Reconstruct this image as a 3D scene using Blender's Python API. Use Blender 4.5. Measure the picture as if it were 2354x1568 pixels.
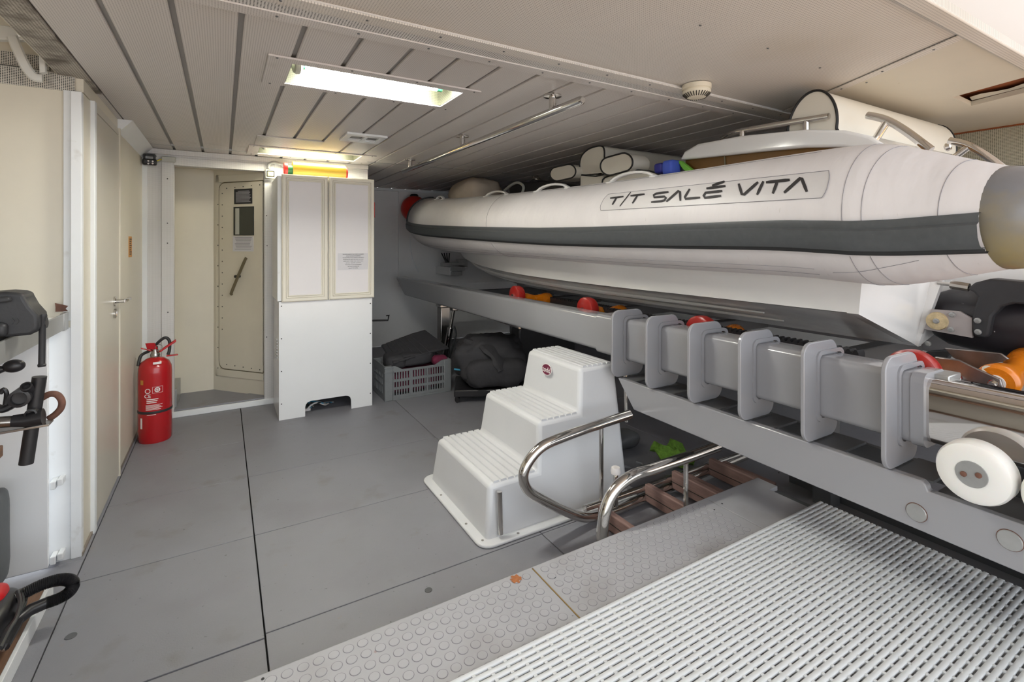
import bpy, bmesh, math, random
from mathutils import Vector, Matrix, noise
random.seed(7)
for o in list(bpy.data.objects): bpy.data.objects.remove(o)
SC = bpy.context.scene; COL = SC.collection
# ------------------------------------------------------------------ camera
F = 1130.; CX = 1177.; HY = 560.; H = 1.3; TH = math.atan2(665, 1130)
S_, C_ = math.sin(TH), math.cos(TH)
cam = bpy.data.cameras.new('camera'); camo = bpy.data.objects.new('camera', cam); COL.objects.link(camo)
camo.location = (0, 0, H); camo.rotation_euler = (math.pi/2, 0, -TH)
cam.sensor_width = 36; cam.lens = F/2354*36; cam.shift_y = -(784-HY)/2354; cam.clip_start = .02
SC.camera = camo
# ------------------------------------------------------------------ sky, light, exposure
w = bpy.data.worlds.new('world'); SC.world = w; w.use_nodes = True
bg = w.node_tree.nodes['Background']; bg.inputs[0].default_value = (.90, .95, 1, 1); bg.inputs[1].default_value = 1.0
sun = bpy.data.lights.new('sun', 'SUN'); suno = bpy.data.objects.new('sun', sun); COL.objects.link(suno)
sun.energy = 5.0; sun.angle = .01; sun.color = (1, .95, .86)
suno.rotation_euler = Vector((-.55, -.22, -.80)).to_track_quat('-Z', 'Y').to_euler()
SC.view_settings.view_transform = 'Standard'; SC.view_settings.look = 'None'
SC.view_settings.exposure = 1.6; SC.view_settings.gamma = 1; SC.view_settings.use_curve_mapping = False
# ------------------------------------------------------------------ pixel helpers (photo frame 2354 x 1568)
def ray(u, v):
    a = (u-CX)/F; b = (HY-v)/F
    return Vector((S_+a*C_, C_-a*S_, b))
def PZ(u, v, z=0.): r = ray(u, v); t = (z-H)/r.z; return Vector((r.x*t, r.y*t, z))
def PX(u, v, x): r = ray(u, v); t = x/r.x; return Vector((x, r.y*t, H+r.z*t))
def PY(u, v, y): r = ray(u, v); t = y/r.y; return Vector((r.x*t, y, H+r.z*t))
V = Vector
# ------------------------------------------------------------------ materials
def lin(h):
    h = h.lstrip('#'); c = [int(h[i:i+2], 16)/255 for i in (0, 2, 4)]
    return tuple(x/12.92 if x <= .04045 else ((x+.055)/1.055)**2.4 for x in c)
MATS = {}
def mat(name, col, rough=.5, metal=0., var=.0, vscale=6., bump=0., bscale=60., spots=None, perf=0., perfcol='#2a2826', perfaxis='xy',
        stretch=(1, 1, 1), emit=0., spec=.5, trans=0., alpha=1., sss=0., coat=0., bdist=.004, perfr=.28):
    m = bpy.data.materials.new(name); m.use_nodes = True; MATS[name] = m
    nt = m.node_tree; N = nt.nodes; L = nt.links; b = N['Principled BSDF']
    c = lin(col); b.inputs['Base Color'].default_value = (*c, 1)
    b.inputs['Roughness'].default_value = rough; b.inputs['Metallic'].default_value = metal
    b.inputs['Specular IOR Level'].default_value = spec
    if trans: b.inputs['Transmission Weight'].default_value = trans
    if alpha < 1: b.inputs['Alpha'].default_value = alpha
    if coat: b.inputs['Coat Weight'].default_value = coat; b.inputs['Coat Roughness'].default_value = .1
    if sss: b.inputs['Subsurface Weight'].default_value = sss; b.inputs['Subsurface Scale'].default_value = .02
    if emit:
        b.inputs['Emission Color'].default_value = (*c, 1); b.inputs['Emission Strength'].default_value = emit
    tc = N.new('ShaderNodeTexCoord'); mp = N.new('ShaderNodeMapping'); mp.inputs['Scale'].default_value = stretch
    L.new(tc.outputs['Object'], mp.inputs['Vector'])
    cur = None
    if var:
        n = N.new('ShaderNodeTexNoise'); n.inputs['Scale'].default_value = vscale; n.inputs['Detail'].default_value = 6; n.inputs['Roughness'].default_value = .62
        L.new(mp.outputs[0], n.inputs['Vector'])
        rp = N.new('ShaderNodeValToRGB'); rp.color_ramp.elements[0].position = .3; rp.color_ramp.elements[1].position = .7
        rp.color_ramp.elements[0].color = (*[max(0, x*(1-var)) for x in c], 1); rp.color_ramp.elements[1].color = (*[min(1, x*(1+var*.6)) for x in c], 1)
        L.new(n.outputs[0], rp.inputs[0]); cur = rp.outputs[0]
        mr = N.new('ShaderNodeMapRange'); mr.inputs['To Min'].default_value = max(0, rough-.08); mr.inputs['To Max'].default_value = min(1, rough+.1)
        L.new(n.outputs[0], mr.inputs[0]); L.new(mr.outputs[0], b.inputs['Roughness'])
    def mix(fac, colr):
        nonlocal cur
        mx = N.new('ShaderNodeMix'); mx.data_type = 'RGBA'; L.new(fac, mx.inputs[0])
        if cur is None: mx.inputs[6].default_value = (*c, 1)
        else: L.new(cur, mx.inputs[6])
        mx.inputs[7].default_value = (*lin(colr), 1); cur = mx.outputs[2]
    for (sc, colr, lo, hi, amt) in (spots or []):
        n = N.new('ShaderNodeTexNoise'); n.inputs['Scale'].default_value = sc; n.inputs['Detail'].default_value = 8
        L.new(mp.outputs[0], n.inputs['Vector'])
        mr = N.new('ShaderNodeMapRange'); mr.inputs['From Min'].default_value = lo; mr.inputs['From Max'].default_value = hi; mr.inputs['To Max'].default_value = amt
        L.new(n.outputs[0], mr.inputs[0]); mix(mr.outputs[0], colr)
    if perf:
        sx = N.new('ShaderNodeSeparateXYZ'); L.new(tc.outputs['Object'], sx.inputs[0])
        def mth(op, a, bb=None):
            q = N.new('ShaderNodeMath'); q.operation = op
            for i, z in enumerate((a, bb)):
                if z is None: continue
                if isinstance(z, (int, float)): q.inputs[i].default_value = z
                else: L.new(z, q.inputs[i])
            return q.outputs[0]
        ia, ib = ['xyz'.index(k) for k in perfaxis]
        fa = mth('SUBTRACT', mth('FRACT', mth('DIVIDE', sx.outputs[ia], perf)), .5)
        fb = mth('SUBTRACT', mth('FRACT', mth('DIVIDE', sx.outputs[ib], perf)), .5)
        dd = mth('SQRT', mth('ADD', mth('MULTIPLY', fa, fa), mth('MULTIPLY', fb, fb)))
        hole = mth('LESS_THAN', dd, perfr); mix(hole, perfcol)
    if cur is not None: L.new(cur, b.inputs['Base Color'])
    if bump:
        n = N.new('ShaderNodeTexNoise'); n.inputs['Scale'].default_value = bscale; n.inputs['Detail'].default_value = 4
        L.new(mp.outputs[0], n.inputs['Vector'])
        bp = N.new('ShaderNodeBump'); bp.inputs['Strength'].default_value = bump; bp.inputs['Distance'].default_value = bdist
        L.new(n.outputs[0], bp.inputs['Height']); L.new(bp.outputs[0], b.inputs['Normal'])
    return m
mat('floor', '#86868c', .5, var=.07, vscale=3, spots=[(5, '#6d675f', .6, .75, .55), (55, '#5f5f60', .68, .74, .8), (2.2, '#77727a', .52, .75, .5), (30, '#8b8073', .66, .8, .5)], bump=.12, bscale=180)
mat('joint', '#141414', .9)
mat('coin_plate', '#a6a6aa', .5, var=.07, vscale=4, spots=[(4, '#7c7672', .55, .75, .5), (22, '#8a5a48', .72, .8, .55), (60, '#4a4848', .72, .76, .7)])
mat('coin', '#a8a8ac', .48, var=.06, vscale=5, spots=[(4, '#7c7672', .55, .75, .5)])
mat('coin_edge', '#76757a', .8)
mat('cream', '#d9d2c1', .38, var=.04, vscale=2.5)
mat('door_cream', '#c9c3b6', .3, var=.03, vscale=2)
mat('white_paint', '#e4e6e7', .45, var=.03, vscale=3, spots=[(14, '#b9b4aa', .66, .8, .6)])
mat('white_gloss', '#e6e7e8', .22, var=.02, vscale=3, coat=.3)
mat('wall_white', '#e8e7e6', .5, var=.04, vscale=2.2, spots=[(60, '#6b6256', .75, .78, .7)])
mat('perf_wall', '#d8d6d4', .5, var=.04, vscale=4, perf=.007, perfaxis='xz', perfcol='#b3b1ae')
mat('perf_right', '#b5ad97', .6, var=.05, perf=.0085, perfaxis='yz', perfcol='#54503f', perfr=.3)
mat('perf_trim', '#dbd8d4', .5, var=.05, perf=.009, perfaxis='xy', perfcol='#3a3937', perfr=.27)
mat('perf_end', '#cfcabf', .5, var=.06, perf=.0065, perfaxis='xz', perfcol='#2f2f30', perfr=.33)
mat('plank', '#d3cdc9', .45, var=.03, vscale=2, perf=.0075, perfaxis='xy', perfcol='#a49e9a', perfr=.24, spots=[(3.2, '#94897c', .62, .8, .5)])
mat('sheet', '#d8d2cb', .5, var=.04, vscale=1.5, perf=.0085, perfaxis='xy', perfcol='#aca69f', perfr=.26, spots=[(1.2, '#b3a68c', .5, .75, .5)])
mat('sheet_plain', '#cdc6b6', .5, var=.06, vscale=1.3, spots=[(40, '#7a6c58', .73, .77, .7)])
mat('dirty_strip', '#b5aea4', .6, var=.1, vscale=8, spots=[(9, '#3d3126', .44, .62, .85)], perf=.009, perfaxis='xy', perfcol='#5f574e')
mat('groove', '#9b9997', .6)
mat('alu', '#b6b6b4', .35, .85, var=.06, vscale=12)
mat('steel_edge', '#a9aaa9', .38, .6, var=.12, vscale=14)
mat('chrome', '#d6d3cf', .09, 1., var=.03, vscale=10)
mat('chrome_dull', '#b5b1ac', .22, 1., var=.1, vscale=12)
mat('grey_paint', '#929296', .24, coat=.5)
mat('grey_dark', '#565759', .4, var=.08)
mat('molded', '#d3d4d6', .38, var=.02, vscale=6, bump=.05, bscale=300)
mat('molded_rib', '#d6d7d8', .42)
mat('grate', '#d6d9dc', .55, var=.02, vscale=9, bump=.06, bscale=420, stretch=(3, 1, 1))
mat('grate_tie', '#d0d3d6', .5)
mat('tube_fabric', '#dad6d6', .5, var=.03, vscale=4, spots=[(34, '#b9b4ac', .7, .78, .5)], bump=.3, bscale=3.2, stretch=(1, 2.4, .8), bdist=.035)
mat('gelcoat', '#e9e7e4', .16, var=.015, coat=.5)
mat('hull_bottom', '#e2dedb', .2, var=.05, vscale=7, coat=.4)
mat('patch', '#cfcccb', .42, var=.03, vscale=9)
mat('ink', '#2b2829', .6)
mat('rubber', '#4d5052', .42, var=.12, vscale=10, stretch=(1, 4, 4), spots=[(50, '#8d9091', .72, .78, .4)])
mat('rubber_black', '#2a2b2c', .45, var=.1)
mat('endcap', '#77777a', .32, var=.14, vscale=6, spots=[(2.6, '#a08a38', .48, .66, .75)])  # yellow blotches put the warm teak-deck reflection into the cap colour
mat('cushion', '#dcd6c9', .5, var=.03, vscale=5, bump=.1, bscale=200)
mat('piping', '#191818', .5)
mat('tinted', '#6b4a1e', .45, var=.2, vscale=3, spec=.3)
mat('canvas', '#cdbdaa', .85, var=.08, vscale=7, bump=.5, bscale=14, bdist=.01)
mat('black_plastic', '#262527', .36, var=.2, vscale=12)
mat('black_iron', '#2f2f31', .5, var=.15, vscale=18, bump=.1, bscale=120)
mat('black_fabric', '#353437', .8, var=.2, vscale=16, bump=.4, bscale=26, bdist=.008)
mat('black_void', '#0d0d0e', .7)
mat('jet_black', '#2c282c', .38, var=.3, vscale=7, spots=[(55, '#cfcac6', .74, .77, .8)])
mat('red_urethane', '#a01f1a', .28, var=.1, vscale=8, sss=.1)
mat('orange_urethane', '#cf750e', .25, var=.15, vscale=9, sss=.15)
mat('red_paint', '#b3141c', .22, var=.04, coat=.4)
mat('red_plastic', '#c8291f', .4, var=.05)
mat('green_plastic', '#1f6b3b', .4)
mat('gold_film', '#b99734', .3, .2, var=.08, vscale=3, stretch=(.2, 6, 6))
mat('wood', '#7a5b46', .6, var=.35, vscale=7, stretch=(12, 1.2, 12))
mat('teak_deck', '#b58f63', .6, var=.15, vscale=5, stretch=(1.2, 14, 1))
mat('teak', '#93766e', .6, var=.25, vscale=8, stretch=(10, 1.4, 10))
mat('crate_grey', '#777a7c', .55, var=.1, vscale=14)
mat('burgundy', '#6e1f3c', .85, var=.2, vscale=20)
mat('cabinet_frame', '#e2dccd', .35, var=.02)
mat('cabinet_panel', '#e3dfe0', .4, var=.015)
mat('grey_plastic', '#b4b4ac', .45)
mat('lamp_glass', '#d8cf9a', .15)
mat('tube_light', '#fdfbf2', .4, emit=66.); mat('tube_light_dim', '#fffbe6', .4, emit=27.)
mat('reflector', '#565745', .5, var=.03, perf=.008, perfaxis='xz', perfcol='#33342a')
mat('bulb_green', '#2f7d52', .5)
mat('print_white', '#efe9e6', .5)
mat('print_black', '#222224', .6)
mat('print_grey', '#87858a', .7)
mat('paper', '#d5d3d6', .6)
mat('orange_sign', '#c98a3c', .5)
mat('brass', '#a68a58', .4, .6, var=.1)
mat('window_dark', '#2a2f2c', .06, spec=.8)
mat('handle_olive', '#6a6048', .5, var=.1)
mat('white_wheel', '#e6e5e1', .35, var=.015, sss=.1)
mat('detector', '#dcd3bf', .5)
mat('slot_dark', '#3a352e', .8)
mat('hole_brown', '#8c4a22', .8, var=.5, vscale=12)
mat('jacket_blue', '#3f57b8', .7, var=.2); mat('jacket_green', '#6fae3a', .7); mat('jacket_navy', '#26287e', .6, var=.3)
mat('green_net', '#6f9a35', .8, var=.4, vscale=60)
mat('rope', '#8a8b8c', .8); mat('vac_red', '#c01e24', .35); mat('rust', '#6d4a3c', .7, var=.4, vscale=30)
mat('rust_orange', '#a8683c', .7, var=.3, vscale=90); mat('arm_steel', '#8b8583', .3, .9, var=.2, vscale=14); mat('gutter_grey', '#7c7d80', .4, var=.1); mat('coaming_grey', '#b5ada5', .35, var=.03); mat('mirror_steel', '#cfcbc8', .045, 1., var=.0); mat('peel_wood', '#8a8077', .9, var=.3); mat('cable_grey', '#9a9a97', .5)
mat('white_bracket', '#d3d2cc', .45, var=.05); mat('yellow', '#d8c33a', .5); mat('teal', '#3f8fb0', .5)
mat('grey_plate', '#a79f9d', .45, var=.05); mat('zinc', '#c9b48c', .7, var=.3, vscale=40)
# ------------------------------------------------------------------ mesh builder
def rot_to(d):
    return V((0, 0, 1)).rotation_difference(V(d).normalized()).to_matrix()
class MB:
    def __init__(s): s.v = []; s.f = []
    def add(s, vs, fs):
        n = len(s.v); s.v += [tuple(p) for p in vs]; s.f += [tuple(i+n for i in f) for f in fs]; return s
    def box(s, x0, x1, y0, y1, z0, z1, R=None, c=None):
        vs = [V((x, y, z)) for x in (x0, x1) for y in (y0, y1) for z in (z0, z1)]
        if R is not None: vs = [c+R@p for p in vs]
        return s.add(vs, [(0, 1, 3, 2), (4, 6, 7, 5), (0, 4, 5, 1), (2, 3, 7, 6), (0, 2, 6, 4), (1, 5, 7, 3)])
    def prism(s, pts, axis, a0, a1):
        def mk(p, a):
            return {'x': (a, p[0], p[1]), 'y': (p[0], a, p[1]), 'z': (p[0], p[1], a)}[axis]
        n = len(pts); vs = [mk(p, a0) for p in pts]+[mk(p, a1) for p in pts]
        return s.add(vs, [tuple(range(n))[::-1], tuple(range(n, 2*n))]+[(i, (i+1) % n, n+(i+1) % n, n+i) for i in range(n)])
    def slab(s, pts, off):       # 3d polygon extruded by a vector
        n = len(pts); off = V(off); vs = [V(p) for p in pts]+[V(p)+off for p in pts]
        return s.add(vs, [tuple(range(n))[::-1], tuple(range(n, 2*n))]+[(i, (i+1) % n, n+(i+1) % n, n+i) for i in range(n)])
    def tube(s, path, r, n=10, caps=True, flat=1.):
        P = [V(p) for p in path]; k = len(P); rr = r if isinstance(r, (list, tuple)) else [r]*k
        T = [(P[min(i+1, k-1)]-P[max(i-1, 0)]).normalized() for i in range(k)]
        a = V((0, 0, 1)) if abs(T[0].z) < .9 else V((1, 0, 0))
        nrm = (a-T[0]*a.dot(T[0])).normalized(); vs = []; fs = []
        for i in range(k):
            nrm = (nrm-T[i]*nrm.dot(T[i]))
            nrm = nrm.normalized() if nrm.length > 1e-6 else T[i].orthogonal().normalized()
            bn = T[i].cross(nrm)
            for j in range(n):
                q = 2*math.pi*j/n; vs.append(P[i]+nrm*math.cos(q)*rr[i]+bn*math.sin(q)*rr[i]*flat)
        for i in range(k-1):
            for j in range(n): fs.append((i*n+j, i*n+(j+1) % n, (i+1)*n+(j+1) % n, (i+1)*n+j))
        if caps: fs += [tuple(range(n))[::-1], tuple(range((k-1)*n, k*n))]
        return s.add(vs, fs)
    def lathe(s, prof, o=(0, 0, 0), d=(0, 0, 1), n=24):
        R = rot_to(d); o = V(o); vs = []; fs = []; k = len(prof)
        for (r, h) in prof:
            for j in range(n):
                q = 2*math.pi*j/n; vs.append(o+R@V((r*math.cos(q), r*math.sin(q), h)))
        for i in range(k-1):
            for j in range(n): fs.append((i*n+j, i*n+(j+1) % n, (i+1)*n+(j+1) % n, (i+1)*n+j))
        if prof[0][0] > 1e-5: fs.append(tuple(range(n))[::-1])
        if prof[-1][0] > 1e-5: fs.append(tuple(range((k-1)*n, k*n)))
        return s.add(vs, fs)
    def grid(s, rows, closed=False):
        n = len(rows[0]); vs = [p for r in rows for p in r]; fs = []
        for i in range(len(rows)-1):
            for j in range(n if closed else n-1): fs.append((i*n+j, i*n+(j+1) % n, (i+1)*n+(j+1) % n, (i+1)*n+j))
        return s.add(vs, fs)
    def blob(s, c, r, e=(.5, .5), nz=0., sc=3., nu=28, nv=18, rz=0., flatb=None):
        c = V(c); R = Matrix.Rotation(rz, 3, 'Z'); rows = []
        def sp(x, p): return math.copysign(abs(x)**p, x)
        for i in range(nv+1):
            a = -math.pi/2+math.pi*i/nv; row = []
            for j in range(nu):
                q = 2*math.pi*j/nu
                p = V((r[0]*sp(math.cos(a), e[0])*sp(math.cos(q), e[1]), r[1]*sp(math.cos(a), e[0])*sp(math.sin(q), e[1]), r[2]*sp(math.sin(a), e[0])))
                if nz: p *= 1+nz*noise.noise((p+c)*sc)+nz*.5*noise.noise((p+c)*sc*2.7)
                p = c+R@p
                if flatb is not None: p.z = max(p.z, flatb)
                row.append(p)
            rows.append(row)
        return s.grid(rows, True)
    def mesh(s, name):
        me = bpy.data.meshes.new(name); me.from_pydata(s.v, [], s.f); me.update()
        bm = bmesh.new(); bm.from_mesh(me); bmesh.ops.recalc_face_normals(bm, faces=bm.faces); bm.to_mesh(me); bm.free(); return me
    def build(s, name, m, parent=None, bevel=0., smooth=35, seg=2, loc=None):
        me = s.mesh(name); me.materials.append(MATS[m])
        me.shade_smooth(); me.set_sharp_from_angle(angle=math.radians(smooth))
        o = bpy.data.objects.new(name, me); COL.objects.link(o)
        if loc is not None: o.location = loc
        if bevel:
            md = o.modifiers.new('bevel', 'BEVEL'); md.width = bevel; md.segments = seg; md.limit_method = 'ANGLE'; md.angle_limit = math.radians(35)
        adopt(o, parent); return o
def adopt(o, parent):
    if parent is not None:
        o.parent = parent
        if parent.type == 'EMPTY': o.matrix_parent_inverse = Matrix.Translation(-V(parent.location))
        elif parent.location.length > 1e-9: o.matrix_parent_inverse = Matrix.Translation(-V(parent.location))
def again(o, parent, loc):      # same mesh at another place
    c = o.copy(); COL.objects.link(c); c.parent = None; c.location = loc; adopt(c, parent); return c
def tag(o, label, cat, group=None):
    o['label'] = label; o['category'] = cat
    if group: o['group'] = group
    return o
def thing(name, label, cat, loc, group=None):
    o = bpy.data.objects.new(name, None); COL.objects.link(o); o.location = loc; o.empty_display_size = .1
    return tag(o, label, cat, group)
def struct(o): o['kind'] = 'structure'; return o
def bx(name, m, x0, x1, y0, y1, z0, z1, parent=None, bevel=0.): return MB().box(x0, x1, y0, y1, z0, z1).build(name, m, parent, bevel)
def text(s, size, o, xd, yd, m, parent, name='lettering', align='CENTER', depth=.0006, font_spacing=1.):
    cu = bpy.data.curves.new(name, 'FONT'); cu.body = s; cu.size = size; cu.align_x = align; cu.align_y = 'CENTER'; cu.extrude = depth; cu.space_character = font_spacing
    t = bpy.data.objects.new(name, cu); COL.objects.link(t); dg = bpy.context.evaluated_depsgraph_get(); dg.update()
    me = bpy.data.meshes.new_from_object(t.evaluated_get(dg)); bpy.data.objects.remove(t)
    xd = V(xd).normalized(); yd = V(yd).normalized(); zd = xd.cross(yd)
    R = Matrix((xd, yd, zd)).transposed().to_4x4(); me.transform(Matrix.Translation(V(o))@R)
    me.materials.clear(); me.materials.append(MATS[m]); ob = bpy.data.objects.new(name, me); COL.objects.link(ob); adopt(ob, parent); return ob
def smooth_path(pts, n=6):
    P = [V(p) for p in pts]; out = []
    for i in range(len(P)-1):
        p0, p1, p2, p3 = P[max(i-1, 0)], P[i], P[i+1], P[min(i+2, len(P)-1)]
        for k in range(n):
            t = k/n; out.append(.5*((2*p1)+(p2-p0)*t+(2*p0-5*p1+4*p2-p3)*t*t+(3*p1-p0-3*p2+p3)*t**3))
    return out+[P[-1]]
def rrect(x0, x1, y0, y1, r, n=5):
    out = []
    for cx, cy, a in ((x1-r, y1-r, 0), (x0+r, y1-r, 90), (x0+r, y0+r, 180), (x1-r, y0+r, 270)):
        for k in range(n+1):
            q = math.radians(a+90*k/n); out.append((cx+r*math.cos(q), cy+r*math.sin(q)))
    return out
def rim(outer, inner, axis, a0, a1, mb=None):   # ring between two loops of equal length
    mb = mb or MB(); n = len(outer)
    def mk(p, a): return {'x': (a, p[0], p[1]), 'y': (p[0], a, p[1]), 'z': (p[0], p[1], a)}[axis]
    vs = [mk(p, a0) for p in outer]+[mk(p, a0) for p in inner]+[mk(p, a1) for p in outer]+[mk(p, a1) for p in inner]; fs = []
    for i in range(n):
        j = (i+1) % n; fs += [(i, j, n+j, n+i), (2*n+i, 3*n+i, 3*n+j, 2*n+j), (i, 2*n+i, 2*n+j, j), (n+i, n+j, 3*n+j, 3*n+i)]
    return mb.add(vs, fs)
WL = -.505; YB = 4.45; YF = 6.2; XR = 4.0; ZC = 2.0; ZP = .2
# ================================================================== FLOOR
floor = struct(bx('floor', 'joint', -1.45, XR+.05, -.7, YF+.05, -.08, -.012))
rows = {(-1.4, -.4925): [(1.0, 2.64), (2.642, YB)], (-.4885, .1185): [(1.0, 1.806), (1.813, 2.4665), (2.4705, 3.10), (3.103, 3.68), (3.6825, YB)],
        (.1235, 1.2295): [(1.0, 1.8265), (1.8315, 2.4665), (2.4705, 3.10), (3.104, YB), (YB+.003, YF)],
        (1.2335, 2.5): [(1.0, 1.83), (1.834, 3.1), (3.104, 4.45), (4.454, YF)], (2.504, XR): [(1.0, 3.1), (3.104, YF)]}
for (x0, x1), rr in rows.items():
    for (y0, y1) in rr: bx('floor_panel', 'floor', x0, x1, y0, y1, -.012, 0, floor, .0015)
def disc(name, m, c, r, h, parent, d=(0, 0, 1), n=24): return MB().lathe([(r, 0), (r, h*.6), (r*.93, h), (0.0001, h)], c, d, n).build(name, m, parent)
disc('deck_cap', 'grey_dark', PZ(985, 1357, 0), .014, .002, floor)
disc('deck_cap', 'grey_dark', PZ(163, 1463, 0), .016, .002, floor)
# raised platform with coin-pattern plates
plat = struct(bx('platform', 'grey_dark', -.5, 2.17, -.7, 1.40, 0, ZP-.02))
px = [-.5, .904, 1.798, 2.17]
for i in range(3):
    x0, x1 = px[i]+.002, px[i+1]-.002
    pts = [(x0, -.7), (x1, -.7), (x1, 1.405), (x0, 1.405)] if i < 2 else [(x0, -.7), (x1-.06, -.7), (x1-.06, 1.31), (x1, 1.31), (x1, 1.405), (x0, 1.405)]
    MB().prism(pts, 'z', ZP-.02, ZP).build('platform_plate', 'coin_plate', plat, .002)
    if i < 2:
        mb = MB(); mb2 = MB(); nx = int((x1-x0-.03)/.038)
        for a in range(nx):
            cx = x0+.032+a*.038
            if cx < .0: continue
            for b in range(9):
                cy = 1.375-b*.0405
                if cy < 1.10: continue
                mb.lathe([(.0138, 0), (.0128, .0011), (0.0001, .0013)], (cx, cy, ZP), n=18)
                mb2.lathe([(.0148, 0), (.0145, .0004), (.013, .0005)], (cx, cy, ZP), n=18)
        o = mb.build('coin_studs', 'coin', plat); o['kind'] = 'stuff'; o = mb2.build('stud_rings', 'coin_edge', plat); o['kind'] = 'stuff'
bx('platform_edge', 'coin_plate', -.5, 2.17, 1.40, 1.408, 0, ZP-.001, plat, .002)
bx('joint_strip', 'brass', .9025, .9055, 1.1, 1.40, ZP-.01, ZP+.0005, plat)
for (u, v) in ((1229, 1347), (1275, 1328), (604, 1561), (1642, 1172), (1660, 1158), (1790, 1087)): disc('plate_screw', 'print_black', PZ(u, v, ZP), .004, .001, plat, n=10)
MB().add([PZ(1186+math.cos(k*.2618)*(12+4*math.sin(k*2.3)), 1331+math.sin(k*.2618)*(9+2.5*math.cos(k*1.7)), ZP+.0016) for k in range(24)], [tuple(range(24))]).build('rust_stain', 'rust_orange', plat)
# lower channel between platform and cradle
gut = struct(bx('gutter', 'gutter_grey', 2.17, 2.75, -.7, 1.45, 0, .08))
bx('gutter_rib', 'grey_paint', 2.2, 2.26, .55, .85, .08, .15, gut, .006); bx('gutter_lip', 'grey_dark', 2.5, 2.56, -.7, 1.45, .08, .2, gut)
# duckboard grating
gr = thing('duckboard_mat', 'white plastic slatted duckboard mat laid on the raised grey platform', 'mat', (1., .5, ZP))
sl = None; yy = 1.118; k = 0
while yy > -.12:
    if sl is None:
        prof = [(-.0066, 0), (-.0066, .0045), (-.0056, .0055), (.0056, .0055), (.0066, .0045), (.0066, 0)]
        sl = MB().prism(prof, 'x', -.35, 2.165).build('slat', 'grate', gr, smooth=50, loc=(0, yy, ZP+.013))
    else: again(sl, gr, (0, yy, ZP+.013))
    yy -= .0191
tie = None; xx = -.31
while xx < 2.155:
    if tie is None: tie = MB().box(-.0045, .0045, -.125, 1.117, 0, .0178).build('cross_tie', 'grate_tie', gr, loc=(xx, 0, ZP+.0005))
    else: again(tie, gr, (xx, 0, ZP+.0005))
    xx += .0448
# ================================================================== CEILING
L1 = (.23, .95, 2.06, 2.33); L2 = (.23, .95, 3.965, 4.245)
mb = MB()
for (x0, x1, y0, y1) in ((-.6, .23, 1.6, YF), (.95, XR, 1.6, YF), (.23, .95, 1.6, L1[2]), (.23, .95, L1[3], L2[2]), (.23, .95, L2[3], YF)): mb.box(x0, x1, y0, y1, ZC+.012, ZC+.04)
ceil = struct(mb.build('ceiling', 'groove'))
plank = {}
def put_plank(xa, y0, y1):
    ln = round(y1-y0, 4)
    if ln not in plank:
        plank[ln] = MB().box(.009, .171, 0, ln, 0, .012).build('plank', 'plank', ceil, .002, loc=(xa, y0, ZC))
    else: again(plank[ln], ceil, (xa, y0, ZC))
xa = -.49
while xa < XR-.05:
    i = round((xa+.49)/.18)
    if 4 <= i <= 7:
        put_plank(xa, 1.62, L1[2]); put_plank(xa, L1[3], L2[2]); put_plank(xa, L2[3], 4.25) if L2[3] < 4.249 else None; put_plank(xa, 4.265, YB if xa < .9 else YF)
    else:
        put_plank(xa, 1.62, 4.25); put_plank(xa, 4.265, YB if xa < .9 else YF)
    xa += .18
bx('cross_seam', 'alu', -.5, XR, 4.25, 4.265, ZC-.001, ZC+.012, ceil)
bx('edge_strip', 'dirty_strip', -.585, -.487, 1.3, 2.95, ZC-.004, ZC+.008, ceil); bx('edge_strip', 'plank', -.585, -.487, 2.95, YB, ZC-.002, ZC+.008, ceil)
MB().slab([(-.52, 3.495, 1.925), (-.504, 3.495, 1.925), (-.44, 3.495, ZC-.001), (-.52, 3.495, ZC-.001)], (0, YB-3.5, 0)).build('cove_strip', 'white_paint', ceil)
# transverse trim and aft perforated sheets
bx('trim_base', 'perf_trim', -.6, XR, 1.505, 1.65, ZC-.014, ZC+.02, ceil, .002)
bx('trim_flange', 'plank', -.6, XR, 1.605, 1.66, ZC-.018, ZC-.012, ceil, .001); bx('trim_flange', 'sheet', -.6, XR, 1.49, 1.545, ZC-.018, ZC-.012, ceil, .001)
a, b = V((2.545, 1.463, 0)), V((2.15, .667, 0)); d_ = (b-a)/(b.y-a.y)
xs = lambda y: a.x+(y-a.y)*d_.x
MB().prism([(-.6, .64), (xs(.64), .64), (xs(1.51), 1.51), (-.6, 1.51)], 'z', ZC, ZC+.02).build('ceiling_sheet', 'sheet', ceil)
MB().prism([(xs(.64), .64), (2.88, .64), (2.995, .953), (3.265, .965), (3.15, .64), (XR, .64), (XR, 1.51), (xs(1.51), 1.51)], 'z', ZC-.003, ZC+.02).build('ceiling_sheet', 'sheet_plain', ceil)
MB().prism([(xs(.64)-.03, .64), (xs(.64)+.02, .64), (xs(1.51)+.02, 1.51), (xs(1.51)-.03, 1.51)], 'z', ZC-.006, ZC-.003).build('sheet_seam', 'sheet', ceil)
bx('torn_hole', 'hole_brown', 2.6, XR-.01, .66, 1.6, ZC+.05, ZC+.07, ceil); bx('upper_side', 'hole_brown', XR, XR+.06, .5, YF, ZC, 2.34, ceil)
MB().grid([[V((3.165+.09*i/6-.035*j*(1+math.sin(i*1.5))*.6, .66+.3*i/6, ZC+.022+.012*j)) for i in range(7)] for j in range(2)]).build('torn_lining', 'sheet_plain', ceil)
bx('edge_profile', 'sheet', -.6, XR, .60, .655, ZC-.012, ZC+.03, ceil, .006)
cm = MB(); rws = []
for i in range(9):
    t = i/8; rws.append([V((x, .60-.10*math.sin(t*1.3), ZC+.02+.30*t)) for x in (-1.4, XR+.2)])
struct(cm.grid(rws).build('hatch_coaming', 'coaming_grey'))
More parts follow.
